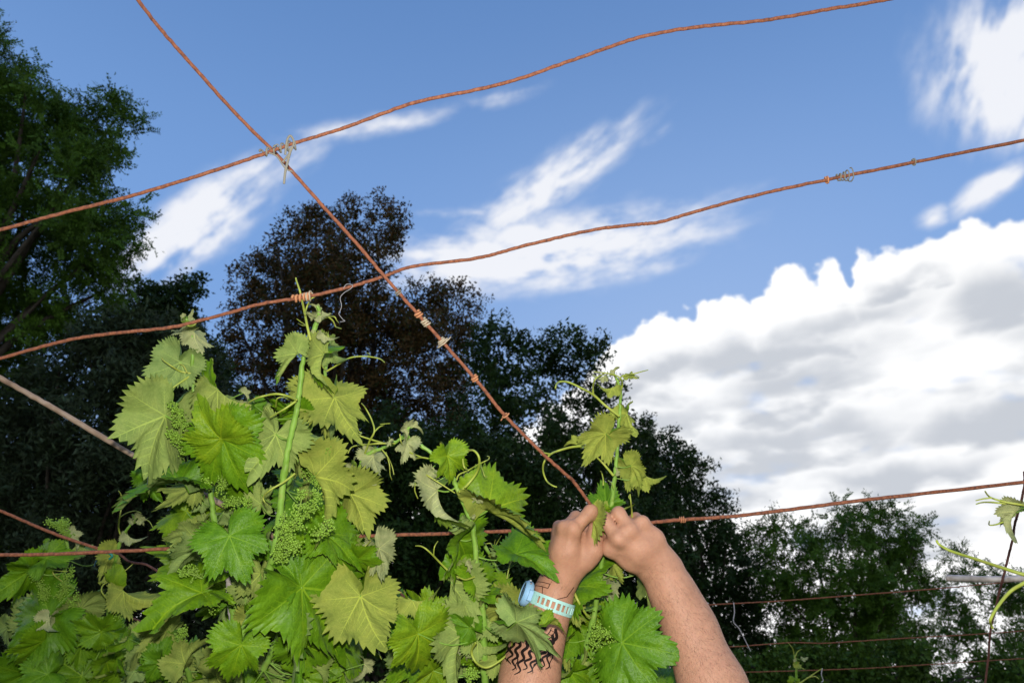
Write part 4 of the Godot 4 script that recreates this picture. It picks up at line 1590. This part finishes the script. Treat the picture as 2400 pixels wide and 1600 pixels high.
func make_person() -> void:
	var root := thing("person", "two bare arms raised to tie a vine shoot, one forearm tattooed", "person", at(1430, 1800, 0.9))
	var verts := PackedVector3Array()
	var idx := PackedInt32Array()
	var cut := 1.728
	surface_nets(right_arm(), Vector3(.12, cut, -1.34), Vector3(.40, 2.06, -0.9), 0.0028, verts, idx)
	surface_nets(right_arm(), Vector3(.10, 1.30, -1.2), Vector3(.45, cut + .008, -0.6), 0.008, verts, idx)
	var split := verts.size()
	surface_nets(left_arm(), Vector3(-.05, cut, -1.36), Vector3(.16, 2.06, -0.9), 0.0028, verts, idx)
	surface_nets(left_arm(), Vector3(-.08, 1.30, -1.2), Vector3(.12, cut + .008, -0.6), 0.008, verts, idx)
	# smooth normals
	var nor := PackedVector3Array()
	nor.resize(verts.size())
	var area := PackedFloat32Array()
	area.resize(verts.size())
	for i in range(0, idx.size(), 3):
		var nn := (verts[idx[i + 2]] - verts[idx[i]]).cross(verts[idx[i + 1]] - verts[idx[i]])
		for q in 3:
			nor[idx[i + q]] += nn
			area[idx[i + q]] += nn.length()
	# where facets of a tight crease cancel out, take the normal from the body's own field
	var fields := [right_arm(), left_arm()]
	var every := [PackedInt32Array(range(fields[0].a.size())), PackedInt32Array(range(fields[1].a.size()))]
	for i in verts.size():
		if nor[i].length() < 0.9 * area[i] or area[i] < 1e-12:
			var k := 0 if i < split else 1
			var p := verts[i]
			var e := 0.0012
			nor[i] = Vector3(
				fields[k].dist(p + Vector3(e, 0, 0), every[k]) - fields[k].dist(p - Vector3(e, 0, 0), every[k]),
				fields[k].dist(p + Vector3(0, e, 0), every[k]) - fields[k].dist(p - Vector3(0, e, 0), every[k]),
				fields[k].dist(p + Vector3(0, 0, e), every[k]) - fields[k].dist(p - Vector3(0, 0, e), every[k]))
	var mottle := noise(FastNoiseLite.TYPE_SIMPLEX_SMOOTH, 60.0, 9, 3)
	var cols := PackedColorArray()
	var uvs := PackedVector2Array()
	# the tattoo lies on the side of the left forearm turned to the photographer
	var top := at(1300, 1380, 1.2)
	var low := at(1240, 1600, 1.14)
	var along := (low - top).normalized()
	var out := (EYE - low).normalized()
	out = (out - along * out.dot(along)).normalized()
	var across := out.cross(along).normalized()
	if (eye_basis.x).dot(across) < 0:
		across = -across
	var mid := at(1268, 1486, 1.18)
	for i in verts.size():
		nor[i] = nor[i].normalized()
		var p := verts[i]
		var m := mottle.get_noise_3dv(p)
		var m2 := mottle.get_noise_3dv(p * 4.0 + Vector3.ONE * 5.0)
		var c := Color(.46, .243, .155) if i < split else Color(.43, .222, .137)
		c = c * (1.0 + 0.13 * m + 0.07 * m2)
		c.g *= 1.0 + 0.05 * m2
		cols.append(Color(c.r, c.g, c.b))
		var uv := Vector2(-0.2, -0.2)
		if i >= split and nor[i].dot(out) > -0.15:
			var d := p - mid
			uv = Vector2(0.60 + d.dot(across) / 0.16, 0.5 + d.dot(along) / 0.16)
		uvs.append(uv)
	for i in verts.size():
		verts[i] -= root.position
	var mesh := ArrayMesh.new()
	var skin := StandardMaterial3D.new()
	skin.vertex_color_use_as_albedo = true
	skin.roughness = 0.52
	skin.metallic_specular = 0.35
	skin.subsurf_scatter_enabled = true
	skin.subsurf_scatter_strength = 0.06
	var pores := noise(FastNoiseLite.TYPE_CELLULAR, 0.05, 2, 3)
	pores.cellular_return_type = FastNoiseLite.RETURN_DISTANCE
	var pim := pores.get_seamless_image(512, 512)
	triplanar(skin, 16.0, tex(pim), 0.05)
	var inked := skin.duplicate()
	inked.uv1_triplanar = false
	inked.uv1_world_triplanar = false
	inked.uv1_scale = Vector3.ONE
	inked.heightmap_enabled = false
	inked.albedo_texture = tex(tattoo_image())
	inked.texture_repeat = false
	var hand := PackedInt32Array()
	var fore := PackedInt32Array()
	for i in range(0, idx.size(), 3):
		var q := (uvs[idx[i]] + uvs[idx[i + 1]] + uvs[idx[i + 2]]) / 3.0
		var whole := minf(minf(uvs[idx[i]].x, uvs[idx[i + 1]].x), uvs[idx[i + 2]].x) > -0.1
		if idx[i] >= split and whole and q.y > 0.01 and q.y < 0.99 and q.x > 0.01 and q.x < 0.99:
			fore.append_array([idx[i], idx[i + 1], idx[i + 2]])
		else:
			hand.append_array([idx[i], idx[i + 1], idx[i + 2]])
	for s in 2:
		var a := []
		a.resize(Mesh.ARRAY_MAX)
		a[Mesh.ARRAY_VERTEX] = verts
		a[Mesh.ARRAY_NORMAL] = nor
		a[Mesh.ARRAY_COLOR] = cols
		a[Mesh.ARRAY_TEX_UV] = uvs
		a[Mesh.ARRAY_INDEX] = hand if s == 0 else fore
		if a[Mesh.ARRAY_INDEX].size() == 0:
			continue
		mesh.add_surface_from_arrays(Mesh.PRIMITIVE_TRIANGLES, a)
		mesh.surface_set_material(mesh.get_surface_count() - 1, skin if s == 0 else inked)
	var arms := part("arms", mesh, null, root)
	# short dark hairs lying along the forearms
	var g := Geo.new()
	var r := RandomNumberGenerator.new()
	r.seed = 61
	var lead_r := (at(1556, 1338, 1.2) - at(1672, 1610, 1.13)).normalized()
	var lead_l := (at(1303, 1372, 1.2) - at(1238, 1610, 1.14)).normalized()
	for i in verts.size():
		var w := verts[i] + root.position
		var lead := lead_r if i < split else lead_l
		var base := at(1556, 1338, 1.2) if i < split else at(1303, 1372, 1.2)
		var up := (w - base).dot(lead)
		if up > 0.012 or w.y < 1.70 or r.randf() > (0.8 if up < -0.03 else 0.35):
			continue
		var dir := (lead * r.randf_range(-1.1, -0.3) + Vector3(r.randf_range(-1, 1), r.randf_range(-1, 1), r.randf_range(-1, 1)) * 0.6)
		dir = (dir - nor[i] * dir.dot(nor[i])).normalized() + nor[i] * r.randf_range(0.05, 0.35)
		var side := dir.cross(nor[i]).normalized() * 0.000055
		var length := r.randf_range(0.006, 0.013)
		var k := g.v.size()
		var from := verts[i] + Vector3(r.randf_range(-1, 1), r.randf_range(-1, 1), r.randf_range(-1, 1)) * 0.001
		g.v.append_array([from - side, from + side, from + dir * length])
		g.n.append_array([nor[i], nor[i], nor[i]])
		g.c.append_array([Color.WHITE, Color.WHITE, Color.WHITE])
		g.tri(k, k + 1, k + 2)
	var hair := part("arm_hair", g.mesh(), plain(lin(.09, .05, .03), .6), arms)
	hair.set_meta("kind", "stuff")

# ------------------------------------------------------------------ wristwatch

func make_watch() -> void:
	var c := at(1291, 1413, 1.198)
	var y := (at(1303, 1372, 1.2) - at(1272, 1466, 1.185)).normalized()
	var z := (EYE - c).normalized()
	z = (z - y * z.dot(y)).normalized()
	var x := y.cross(z)
	var root := thing("wristwatch", "pale aqua sports watch with slotted strap on the tattooed wrist", "watch", c)
	root.basis = Basis(x, y, z)
	var strap := plain(lin(.36, .62, .56), .55)
	var shell := plain(lin(.26, .47, .68), .4)
	var glass := plain(lin(.012, .013, .016), .12)
	var metal := plain(lin(.45, .45, .46), .3)
	metal.metallic = 1.0
	var wrist := left_arm()
	var all := PackedInt32Array(range(wrist.a.size()))
	var girth := PackedFloat32Array()
	for k in 72:
		var dir := root.basis * Vector3(cos(TAU * k / 72.0), 0, sin(TAU * k / 72.0))
		var far := 0.010
		while far < 0.05 and wrist.dist(c + dir * far, all) < 0.0003:
			far += 0.0003
		girth.append(far)
	var ring := func(a: float, off: float) -> Vector3:
		var t := fposmod(a / TAU * 72.0, 72.0)
		var i := int(t) % 72
		var rr := maxf(lerpf(girth[i], girth[(i + 1) % 72], t - int(t)), (girth[(i + 69) % 72] + girth[(i + 4) % 72]) * 0.5) + off
		return Vector3(cos(a) * rr, 0, sin(a) * rr)
	var g := Geo.new()
	# two edge bands all the way round, crossbars between the slots
	for band in [[.0072, .0022], [-.0072, .0022]]:
		var n := 72
		for k in n:
			var a0 := TAU * k / n
			var a1 := TAU * (k + 1) / n
			var y0: float = band[0] - band[1]
			var y1: float = band[0] + band[1]
			var o0: Vector3 = ring.call(a0, .0022)
			var o1: Vector3 = ring.call(a1, .0022)
			var i0: Vector3 = ring.call(a0, .0)
			var i1: Vector3 = ring.call(a1, .0)
			g.flat_quad(o0 + Vector3(0, y0, 0), o1 + Vector3(0, y0, 0), o1 + Vector3(0, y1, 0), o0 + Vector3(0, y1, 0))
			g.flat_quad(o0 + Vector3(0, y1, 0), o1 + Vector3(0, y1, 0), i1 + Vector3(0, y1, 0), i0 + Vector3(0, y1, 0))
			g.flat_quad(i0 + Vector3(0, y0, 0), i1 + Vector3(0, y0, 0), o1 + Vector3(0, y0, 0), o0 + Vector3(0, y0, 0))
	var band_part := part("strap", g.mesh(), strap, root)
	for k in 60:
		var a := TAU * k / 60.0
		var deg := rad_to_deg(wrapf(a, -PI, PI))
		var slot := deg > 5 and deg < 128 and k % 2 == 0
		if slot:
			continue
		var b := Geo.new()
		var p: Vector3 = ring.call(a, .0011)
		var t: Vector3 = (ring.call(a + .03, .0011) - ring.call(a - .03, .0011)).normalized()
		b.box(Transform3D(Basis(t, Vector3.UP, t.cross(Vector3.UP)), p), Vector3(.0030, .0104, .0021), .0004)
		part("strap_bar", b.mesh(), strap, band_part)
	# case on the outer side of the wrist
	var cn := Vector3(-cos(deg_to_rad(12)), 0.02, sin(deg_to_rad(12))).normalized()
	var cy := (Vector3.UP - cn * Vector3.UP.dot(cn)).normalized()
	var cx := cy.cross(cn)
	var at0 := cn * (girth[35] + .002)
	var lathe := func(profile: Array, m: Material, called: String, under: Node3D) -> Node3D:
		var q := Geo.new()
		var n := 40
		for i in profile.size() - 1:
			for k in n:
				var a0 := TAU * k / n
				var a1 := TAU * (k + 1) / n
				var pp := []
				for s in [[i, a0], [i, a1], [i + 1, a1], [i + 1, a0]]:
					var pr: Array = profile[s[0]]
					pp.append(at0 + cn * pr[1] + (cx * cos(s[1]) + cy * sin(s[1])) * pr[0])
				q.flat_quad(pp[0], pp[3], pp[2], pp[1])
		return part(called, q.mesh(), m, under)
	var body_part: Node3D = lathe.call([[.0, -.003], [.0165, -.003], [.0185, -.001], [.0195, .003], [.0195, .006], [.018, .0085], [.0165, .009]], shell, "case", root)
	lathe.call([[.0168, .0082], [.0175, .0100], [.0160, .0106], [.0150, .0100]], shell, "bezel", body_part)
	lathe.call([[.0152, .0094], [.012, .0098], [.0, .0100]], glass, "display", body_part)
	for s in [-1.0, 1.0]:
		var b := Geo.new()
		b.box(Transform3D(Basis(cx, cy, cn), at0 + cx * .0195 * s + cn * .001), Vector3(.008, .017, .006), .0015)
		part("lug", b.mesh(), shell, body_part)
	for s in [[.7, 1.0], [-.7, 1.0], [0.0, 1.0]]:
		var b := Geo.new()
		var d: Vector3 = (cx * s[0] + cy * s[1]).normalized()
		b.box(Transform3D(Basis(d.cross(cn), d, cn), at0 + d * .0200 + cn * .0045), Vector3(.0042, .003, .003), .0006)
		part("button", b.mesh(), metal, body_part)

# ------------------------------------------------------------------ the place

func _ready() -> void:
	rng.seed = 20
	# camera
	var cam := Camera3D.new()
	cam.name = "camera"
	add_child(cam)
	cam.transform = Transform3D(eye_basis, EYE)
	var lens := CameraAttributesPhysical.new()
	lens.frustum_focal_length = 17.5 / tan(deg_to_rad(23.5))
	lens.frustum_focus_distance = 1.22
	lens.exposure_aperture = 15.0
	lens.frustum_near = 0.05
	lens.frustum_far = 2000.0
	cam.attributes = lens
	cam.fov = 47.0
	cam.near = 0.05
	cam.far = 2000.0
	cam.current = true
	# sky
	var env := Environment.new()
	env.background_mode = Environment.BG_SKY
	var sky := Sky.new()
	var pano := PanoramaSkyMaterial.new()
	pano.panorama = sky_panorama()
	sky.sky_material = pano
	env.sky = sky
	env.tonemap_mode = Environment.TONE_MAPPER_LINEAR
	env.tonemap_exposure = 1.0
	env.sdfgi_enabled = true
	env.ssao_enabled = true
	env.ssil_enabled = true
	var we := WorldEnvironment.new()
	we.environment = env
	add_child(we)
	# the sun, low behind the cloud bank
	var sun := DirectionalLight3D.new()
	sun.name = "sun"
	sun.light_color = Color(1.0, .95, .86)
	sun.light_energy = 0.25
	sun.light_angular_distance = 12.0
	sun.shadow_enabled = true
	add_child(sun)
	var sa := deg_to_rad(SUN_AZ)
	var se := deg_to_rad(SUN_EL)
	sun.look_at_from_position(Vector3(sin(sa) * cos(se), sin(se), -cos(sa) * cos(se)) * 50.0, Vector3.ZERO)
	# the photographer's pop-up flash, a hand's breadth above the lens: it lights everything near and falls off with distance
	var flash := SpotLight3D.new()
	flash.name = "camera_flash"
	flash.light_color = Color(1.0, .98, .95)
	flash.light_energy = 2.05
	flash.light_size = 0.018
	flash.spot_range = 60.0
	flash.spot_attenuation = 2.0
	flash.spot_angle = 60.0
	flash.spot_angle_attenuation = 0.6
	flash.shadow_enabled = true
	add_child(flash)
	flash.transform = Transform3D(eye_basis, EYE + eye_basis * Vector3(0.0, 0.10, 0.0))

	# materials
	mat_foliage = StandardMaterial3D.new()
	mat_foliage.vertex_color_use_as_albedo = true
	mat_foliage.roughness = 0.6
	mat_foliage.metallic_specular = 0.3
	mat_foliage.backlight_enabled = true
	mat_foliage.backlight = Color(.3, .32, .15)
	mat_bark = plain(lin(.10, .085, .065), .9)
	mat_bark.albedo_texture = tex(ramp_image(noise(FastNoiseLite.TYPE_SIMPLEX_SMOOTH, 0.02, 6, 5), 256, [Color(.45, .42, .4), Color(.8, .78, .75), Color.WHITE]))
	triplanar(mat_bark, 1.5)
	var rust_noise := noise(FastNoiseLite.TYPE_SIMPLEX_SMOOTH, 0.02, 14, 5)
	mat_rust = plain(Color.WHITE, .85)
	mat_rust.albedo_texture = tex(ramp_image(rust_noise, 512, [Color(.26, .17, .14), Color(.40, .25, .19), Color(.49, .29, .20), Color(.55, .33, .22), Color(.60, .39, .28), Color(.50, .40, .36)]))
	triplanar(mat_rust, 14.0, tex(noise(FastNoiseLite.TYPE_SIMPLEX_SMOOTH, 0.05, 15, 4).get_seamless_image(512, 512)), 0.05)
	mat_cane = plain(Color.WHITE, .8)
	mat_cane.albedo_texture = tex(ramp_image(noise(FastNoiseLite.TYPE_SIMPLEX_SMOOTH, 0.012, 18, 4), 256, [Color(.38, .30, .24), Color(.55, .46, .38), Color(.66, .60, .54)]))
	triplanar(mat_cane, 9.0)
	mat_bleached = mat_cane.duplicate()
	mat_bleached.albedo_texture = tex(ramp_image(noise(FastNoiseLite.TYPE_SIMPLEX_SMOOTH, 0.012, 18, 4), 256, [Color(.52, .48, .45), Color(.72, .69, .66), Color(.82, .80, .78)]))
	mat_dry = plain(Color.WHITE, .85)
	mat_dry.albedo_texture = tex(ramp_image(noise(FastNoiseLite.TYPE_SIMPLEX_SMOOTH, 0.02, 19, 4), 256, [Color(.22, .14, .12), Color(.36, .22, .19), Color(.46, .32, .27)]))
	triplanar(mat_dry, 12.0)
	mat_stem = plain(Color.WHITE, .5)
	mat_stem.albedo_texture = tex(ramp_image(noise(FastNoiseLite.TYPE_SIMPLEX_SMOOTH, 0.012, 21, 4), 512, [Color(.42, .50, .17), Color(.44, .60, .20), Color(.52, .68, .28), Color(.58, .62, .30)]))
	triplanar(mat_stem, 6.0)
	mat_tendril = plain(Color.WHITE, .5)
	mat_tendril.albedo_texture = tex(ramp_image(noise(FastNoiseLite.TYPE_SIMPLEX_SMOOTH, 0.01, 22, 3), 256, [Color(.52, .58, .18), Color(.62, .68, .26), Color(.66, .66, .30)]))
	triplanar(mat_tendril, 8.0)
	mat_bud = plain(Color.WHITE, .55)
	mat_bud.vertex_color_use_as_albedo = true
	make_leaf_materials()
	for k in 7:
		leaf_meshes.append(make_leaf(100 + k, [4, 10, 16, 8, 20, 12, 24][k], [.25, -.2, .45, .6, .1, .35, .8][k], [.6, 1.0, .8, .5, 1.2, .9, .7][k], [.9, 1.0, .8, .75, 1.05, .95, .85][k], [.8, 1.1, .6, 1.0, .9, .7, 1.2][k]))
	for k in 5:
		folded_meshes.append(make_leaf(200 + k, [28, 38, 24, 44, 33][k], [.5, .9, -.4, .3, 1.1][k], [.8, 1.1, .9, .6, 1.0][k], [.9, 1.0, .85, .95, .8][k], .8))
	for k in 4:
		young_meshes.append(make_leaf(300 + k, [30, 45, 20, 60][k], [.6, 1.2, -.5, .9][k], 1.2, 1.08, .8))

	# ground
	var gm := PlaneMesh.new()
	gm.size = Vector2(1600, 1600)
	var soil := plain(Color.WHITE, .95)
	soil.albedo_texture = tex(ramp_image(noise(FastNoiseLite.TYPE_SIMPLEX_SMOOTH, 0.01, 33, 5), 512, [Color(.20, .24, .10), Color(.27, .30, .13), Color(.34, .30, .19), Color(.24, .29, .12)]))
	triplanar(soil, 0.3)
	var ground := part("ground", gm, soil, self)
	ground.set_meta("kind", "structure")

	# trees, far to near
	make_tree("hedge_shrub", "dense dark thicket far behind the left foliage", "shrub", "oak", [-250, 1000, 0, 1000, 300, 980, 600, 1020, 900, 1050, 1000, 1200, 1000, 1800, -250, 1800], 21.0, 1.4, 170, 40, .8, 44, .12, "", 1.5)
	make_tree("oak_tree", "broad dark green tree behind the raised hands", "tree", "oak", [1085, 770, 1112, 742, 1140, 700, 1165, 735, 1200, 732, 1240, 758, 1290, 755, 1340, 765, 1388, 768, 1400, 830, 1420, 880, 1470, 875, 1455, 930, 1440, 960, 1505, 922, 1535, 985, 1575, 1060, 1600, 1750, 880, 1750, 880, 1050, 1020, 940], 14.5, 1.6, 420, 22, .42, 3, .28)
	make_tree("copper_tree", "tall tree with brown leaves rising behind the middle wire", "tree", "brown", [508, 800, 524, 690, 536, 605, 600, 555, 645, 525, 660, 470, 700, 448, 745, 485, 800, 432, 832, 460, 895, 432, 940, 474, 942, 590, 900, 640, 960, 652, 1030, 625, 1100, 662, 1112, 745, 1098, 860, 1080, 960, 1020, 1120, 520, 1120], 18.0, 1.8, 400, 20, .44, 9, .3)
	make_tree("locust_tree", "big feathery tree filling the upper left edge of the picture", "tree", "locust", [-250, -40, 8, 40, 30, 125, 115, 145, 150, 195, 180, 240, 205, 190, 235, 172, 245, 212, 318, 220, 335, 264, 265, 310, 308, 345, 318, 400, 275, 440, 370, 484, 310, 525, 305, 600, 275, 640, 290, 720, 260, 800, 120, 860, -250, 900], 11.0, 1.3, 270, 12, .30, 12, .24, "", 1.0)
	make_tree("holm_oak_tree", "small dark tree beside the feathery tree, below the thin white cloud", "tree", "oak", [270, 690, 330, 645, 380, 650, 430, 615, 476, 652, 445, 700, 475, 745, 500, 800, 540, 900, 560, 1050, 300, 1050, 250, 800], 15.0, 1.0, 130, 24, .38, 15, .2)
	make_tree("willow_shrub", "rounded grey green shrub below the feathery tree at the left", "shrub", "grey", [60, 830, 150, 770, 250, 722, 330, 718, 420, 755, 490, 790, 530, 870, 560, 1000, 560, 1750, -40, 1750, -40, 950], 9.5, .9, 230, 28, .34, 18, .1)
	make_tree("willow_shrub", "dark shrub at the left edge behind the pale slanting cane", "shrub", "bright", [-250, 820, -50, 800, 80, 830, 150, 900, 180, 1100, 200, 1750, -250, 1750], 10.5, .9, 130, 28, .38, 21, .1)
	make_tree("laurel_shrub", "dark dense shrub in the gap between the tall shoots and the hands", "shrub", "oak", [500, 1060, 700, 960, 900, 930, 1080, 980, 1250, 1050, 1350, 1150, 1400, 1400, 1400, 1750, 480, 1750], 12.0, .9, 300, 28, .42, 24, .12)
	make_tree("plum_tree", "dark sloping tree right of the broad tree, behind the bare arm", "tree", "oak", [1470, 965, 1530, 960, 1600, 1000, 1658, 1070, 1635, 1110, 1705, 1145, 1690, 1205, 1765, 1250, 1790, 1400, 1790, 1750, 1440, 1750, 1430, 1150], 17.0, 1.4, 260, 22, .44, 27, .22)
	make_tree("locust_tree", "feathery backlit tree below the thick wire at the right", "tree", "locust", [1725, 1215, 1780, 1180, 1860, 1195, 1885, 1160, 1940, 1155, 1995, 1124, 2050, 1160, 2100, 1180, 2150, 1206, 2105, 1260, 2150, 1310, 2150, 1400, 2150, 1750, 1770, 1750, 1760, 1400], 15.0, 1.1, 180, 11, .33, 31, .16, "", 1.2)
	make_tree("locust_tree", "sparse feathery tree at the lower right corner behind the pale cane stub", "tree", "locust", [2140, 1340, 2165, 1270, 2220, 1225, 2262, 1275, 2352, 1306, 2520, 1330, 2520, 1750, 2130, 1750], 17.0, 1.1, 110, 8, .36, 36, .14, "", 1.2)
	make_tree("bramble_shrub", "low green thicket along the bottom right of the picture", "shrub", "bright", [1640, 1500, 1800, 1470, 1950, 1490, 2100, 1470, 2250, 1500, 2520, 1480, 2520, 1750, 1640, 1750], 11.0, .7, 110, 24, .34, 41, .08)

	# wires, ties and dried tendrils
	for i in WIRES.size():
		make_wire(WIRES[i], i)
	var straw := plain(lin(.42, .35, .24), .8)
	var orange := plain(lin(.50, .22, .10), .8)
	var twine := plain(lin(.21, .20, .16), .9)
	var green_plastic := plain(lin(.02, .22, .17), .45)
	var thread_grey := plain(lin(.30, .30, .31), .6)
	var thread := plain(lin(.5, .5, .52), .5)
	coil_on(1, 708, 696, 4.5, .0058, .0042, .0019, .3, "dried_tendril", "orange dried tendril coiled on the middle wire above the tallest shoot", "dried tendril", orange, "dried tendrils on the wires")
	coil_on(1, 722, 693, 2.5, .0050, .0050, .0016, .5, "dried_tendril", "straw coloured dried tendril wound beside the orange coil on the middle wire", "dried tendril", straw, "dried tendrils on the wires")
	coil_on(2, 980, 737, 2.5, .0036, .0042, .0018, .2, "dried_tendril", "knobby dried tendril on the diagonal wire, uppermost of three close together", "dried tendril", orange, "dried tendrils on the wires")
	coil_on(2, 996, 754, 3.5, .0034, .0040, .0018, .2, "dried_tendril", "tight straw dried tendril on the diagonal wire above the open loop", "dried tendril", straw, "dried tendrils on the wires")
	coil_on(2, 1034, 792, 3.2, .0024, .0042, .0015, 2.2, "dried_tendril", "open whitish loop of dried tendril on the diagonal wire", "dried tendril", straw, "dried tendrils on the wires")
	coil_on(2, 1113, 886, 2.0, .0032, .0042, .0018, .2, "dried_tendril", "small ring of dried tendril on the diagonal wire halfway to the left hand", "dried tendril", orange, "dried tendrils on the wires")
	coil_on(2, 930, 688, 2.0, .0032, .0040, .0013, .4, "dried_tendril", "small grey ring on the diagonal wire just below the wire crossing", "dried tendril", twine, "dried tendrils on the wires")
	coil_on(2, 1184, 977, 1.6, .0026, .0036, .0012, 1.6, "dried_tendril", "thorn like dried tendril stub on the diagonal wire", "dried tendril", orange, "dried tendrils on the wires")
	coil_on(1, 1978, 417, 4.2, .0052, .0046, .0012, 1.3, "dried_tendril", "tangled grey dried tendril on the right part of the middle wire", "dried tendril", twine, "dried tendrils on the wires")
	coil_on(1, 1940, 421, 1.6, .0030, .0042, .0014, .2, "dried_tendril", "tiny orange ring left of the tangled grey tendril on the middle wire", "dried tendril", orange, "dried tendrils on the wires")
	coil_on(1, 2150, 378, 1.6, .0024, .0040, .0012, .3, "dried_tendril", "tiny grey ring on the middle wire closest to the right edge", "dried tendril", twine, "dried tendrils on the wires")
	coil_on(3, 1600, 1220, 3.0, .0030, .0044, .0010, .1, "dried_tendril", "fine copper rings on the thick wire right of the hands", "dried tendril", orange, "dried tendrils on the wires")
	var tie := coil_on(0, 655, 352, 5.0, .0095, .0046, .0014, .5, "twine_tie", "grey twine knot binding the upper wire to the diagonal wire", "tie", twine)
	strand(tie, "loop", [668, 362, 672, 330, 680, 318, 688, 332, 682, 352, 668, 372, 662, 380], 1.0, .0015, twine)
	strand(tie, "tail", [682, 345, 676, 368, 672, 385, 668, 402, 665, 430], 1.0, .0019, twine)
	strand(tie, "whisker", [640, 345, 650, 338, 656, 350], 1.005, .0008, twine)
	strand(tie, "binding", [630, 358, 648, 366, 668, 394, 685, 402], 1.0, .0011, twine)
	var plastic := coil_on(5, 246, 1292, 3.0, .0045, .0055, .0024, .2, "plastic_tie", "green plastic tie where the thin slanting wire meets the low wire", "tie", green_plastic)
	strand(plastic, "tail", [252, 1294, 262, 1302, 255, 1310], 1.55, .0026, green_plastic)
	strand(plastic, "loop", [236, 1292, 224, 1316, 220, 1326], 1.55, .0016, plain(lin(.04, .12, .17), .5))
	var th := thing("hanging_thread", "wispy grey thread dangling from the middle wire in front of the brown tree", "thread", at(815, 675, 1.12))
	strand(th, "fibre", [804, 676, 812, 666, 826, 668, 822, 676, 806, 686, 797, 698, 800, 716, 796, 730, 794, 736, 803, 748, 808, 752, 797, 754], 1.118, .0005, thread_grey)
	var th2 := thing("hanging_thread", "white wire end hanging from the highest far wire right of the bare arm", "thread", at(1720, 1412, 2.6))
	strand(th2, "fibre", [1720, 1412, 1722, 1434, 1720, 1457, 1733, 1473, 1746, 1498, 1760, 1526], 2.59, .0016, thread)
	var th3 := thing("hanging_thread", "short white wire hook on the lowest far wire at the bottom", "thread", at(1927, 1570, 2.8))
	strand(th3, "fibre", [1928, 1566, 1926, 1580, 1930, 1594, 1926, 1598], 2.79, .0016, thread)

	make_person()
	make_watch()
	for i in SHOOTS.size():
		make_shoot(SHOOTS[i], i)
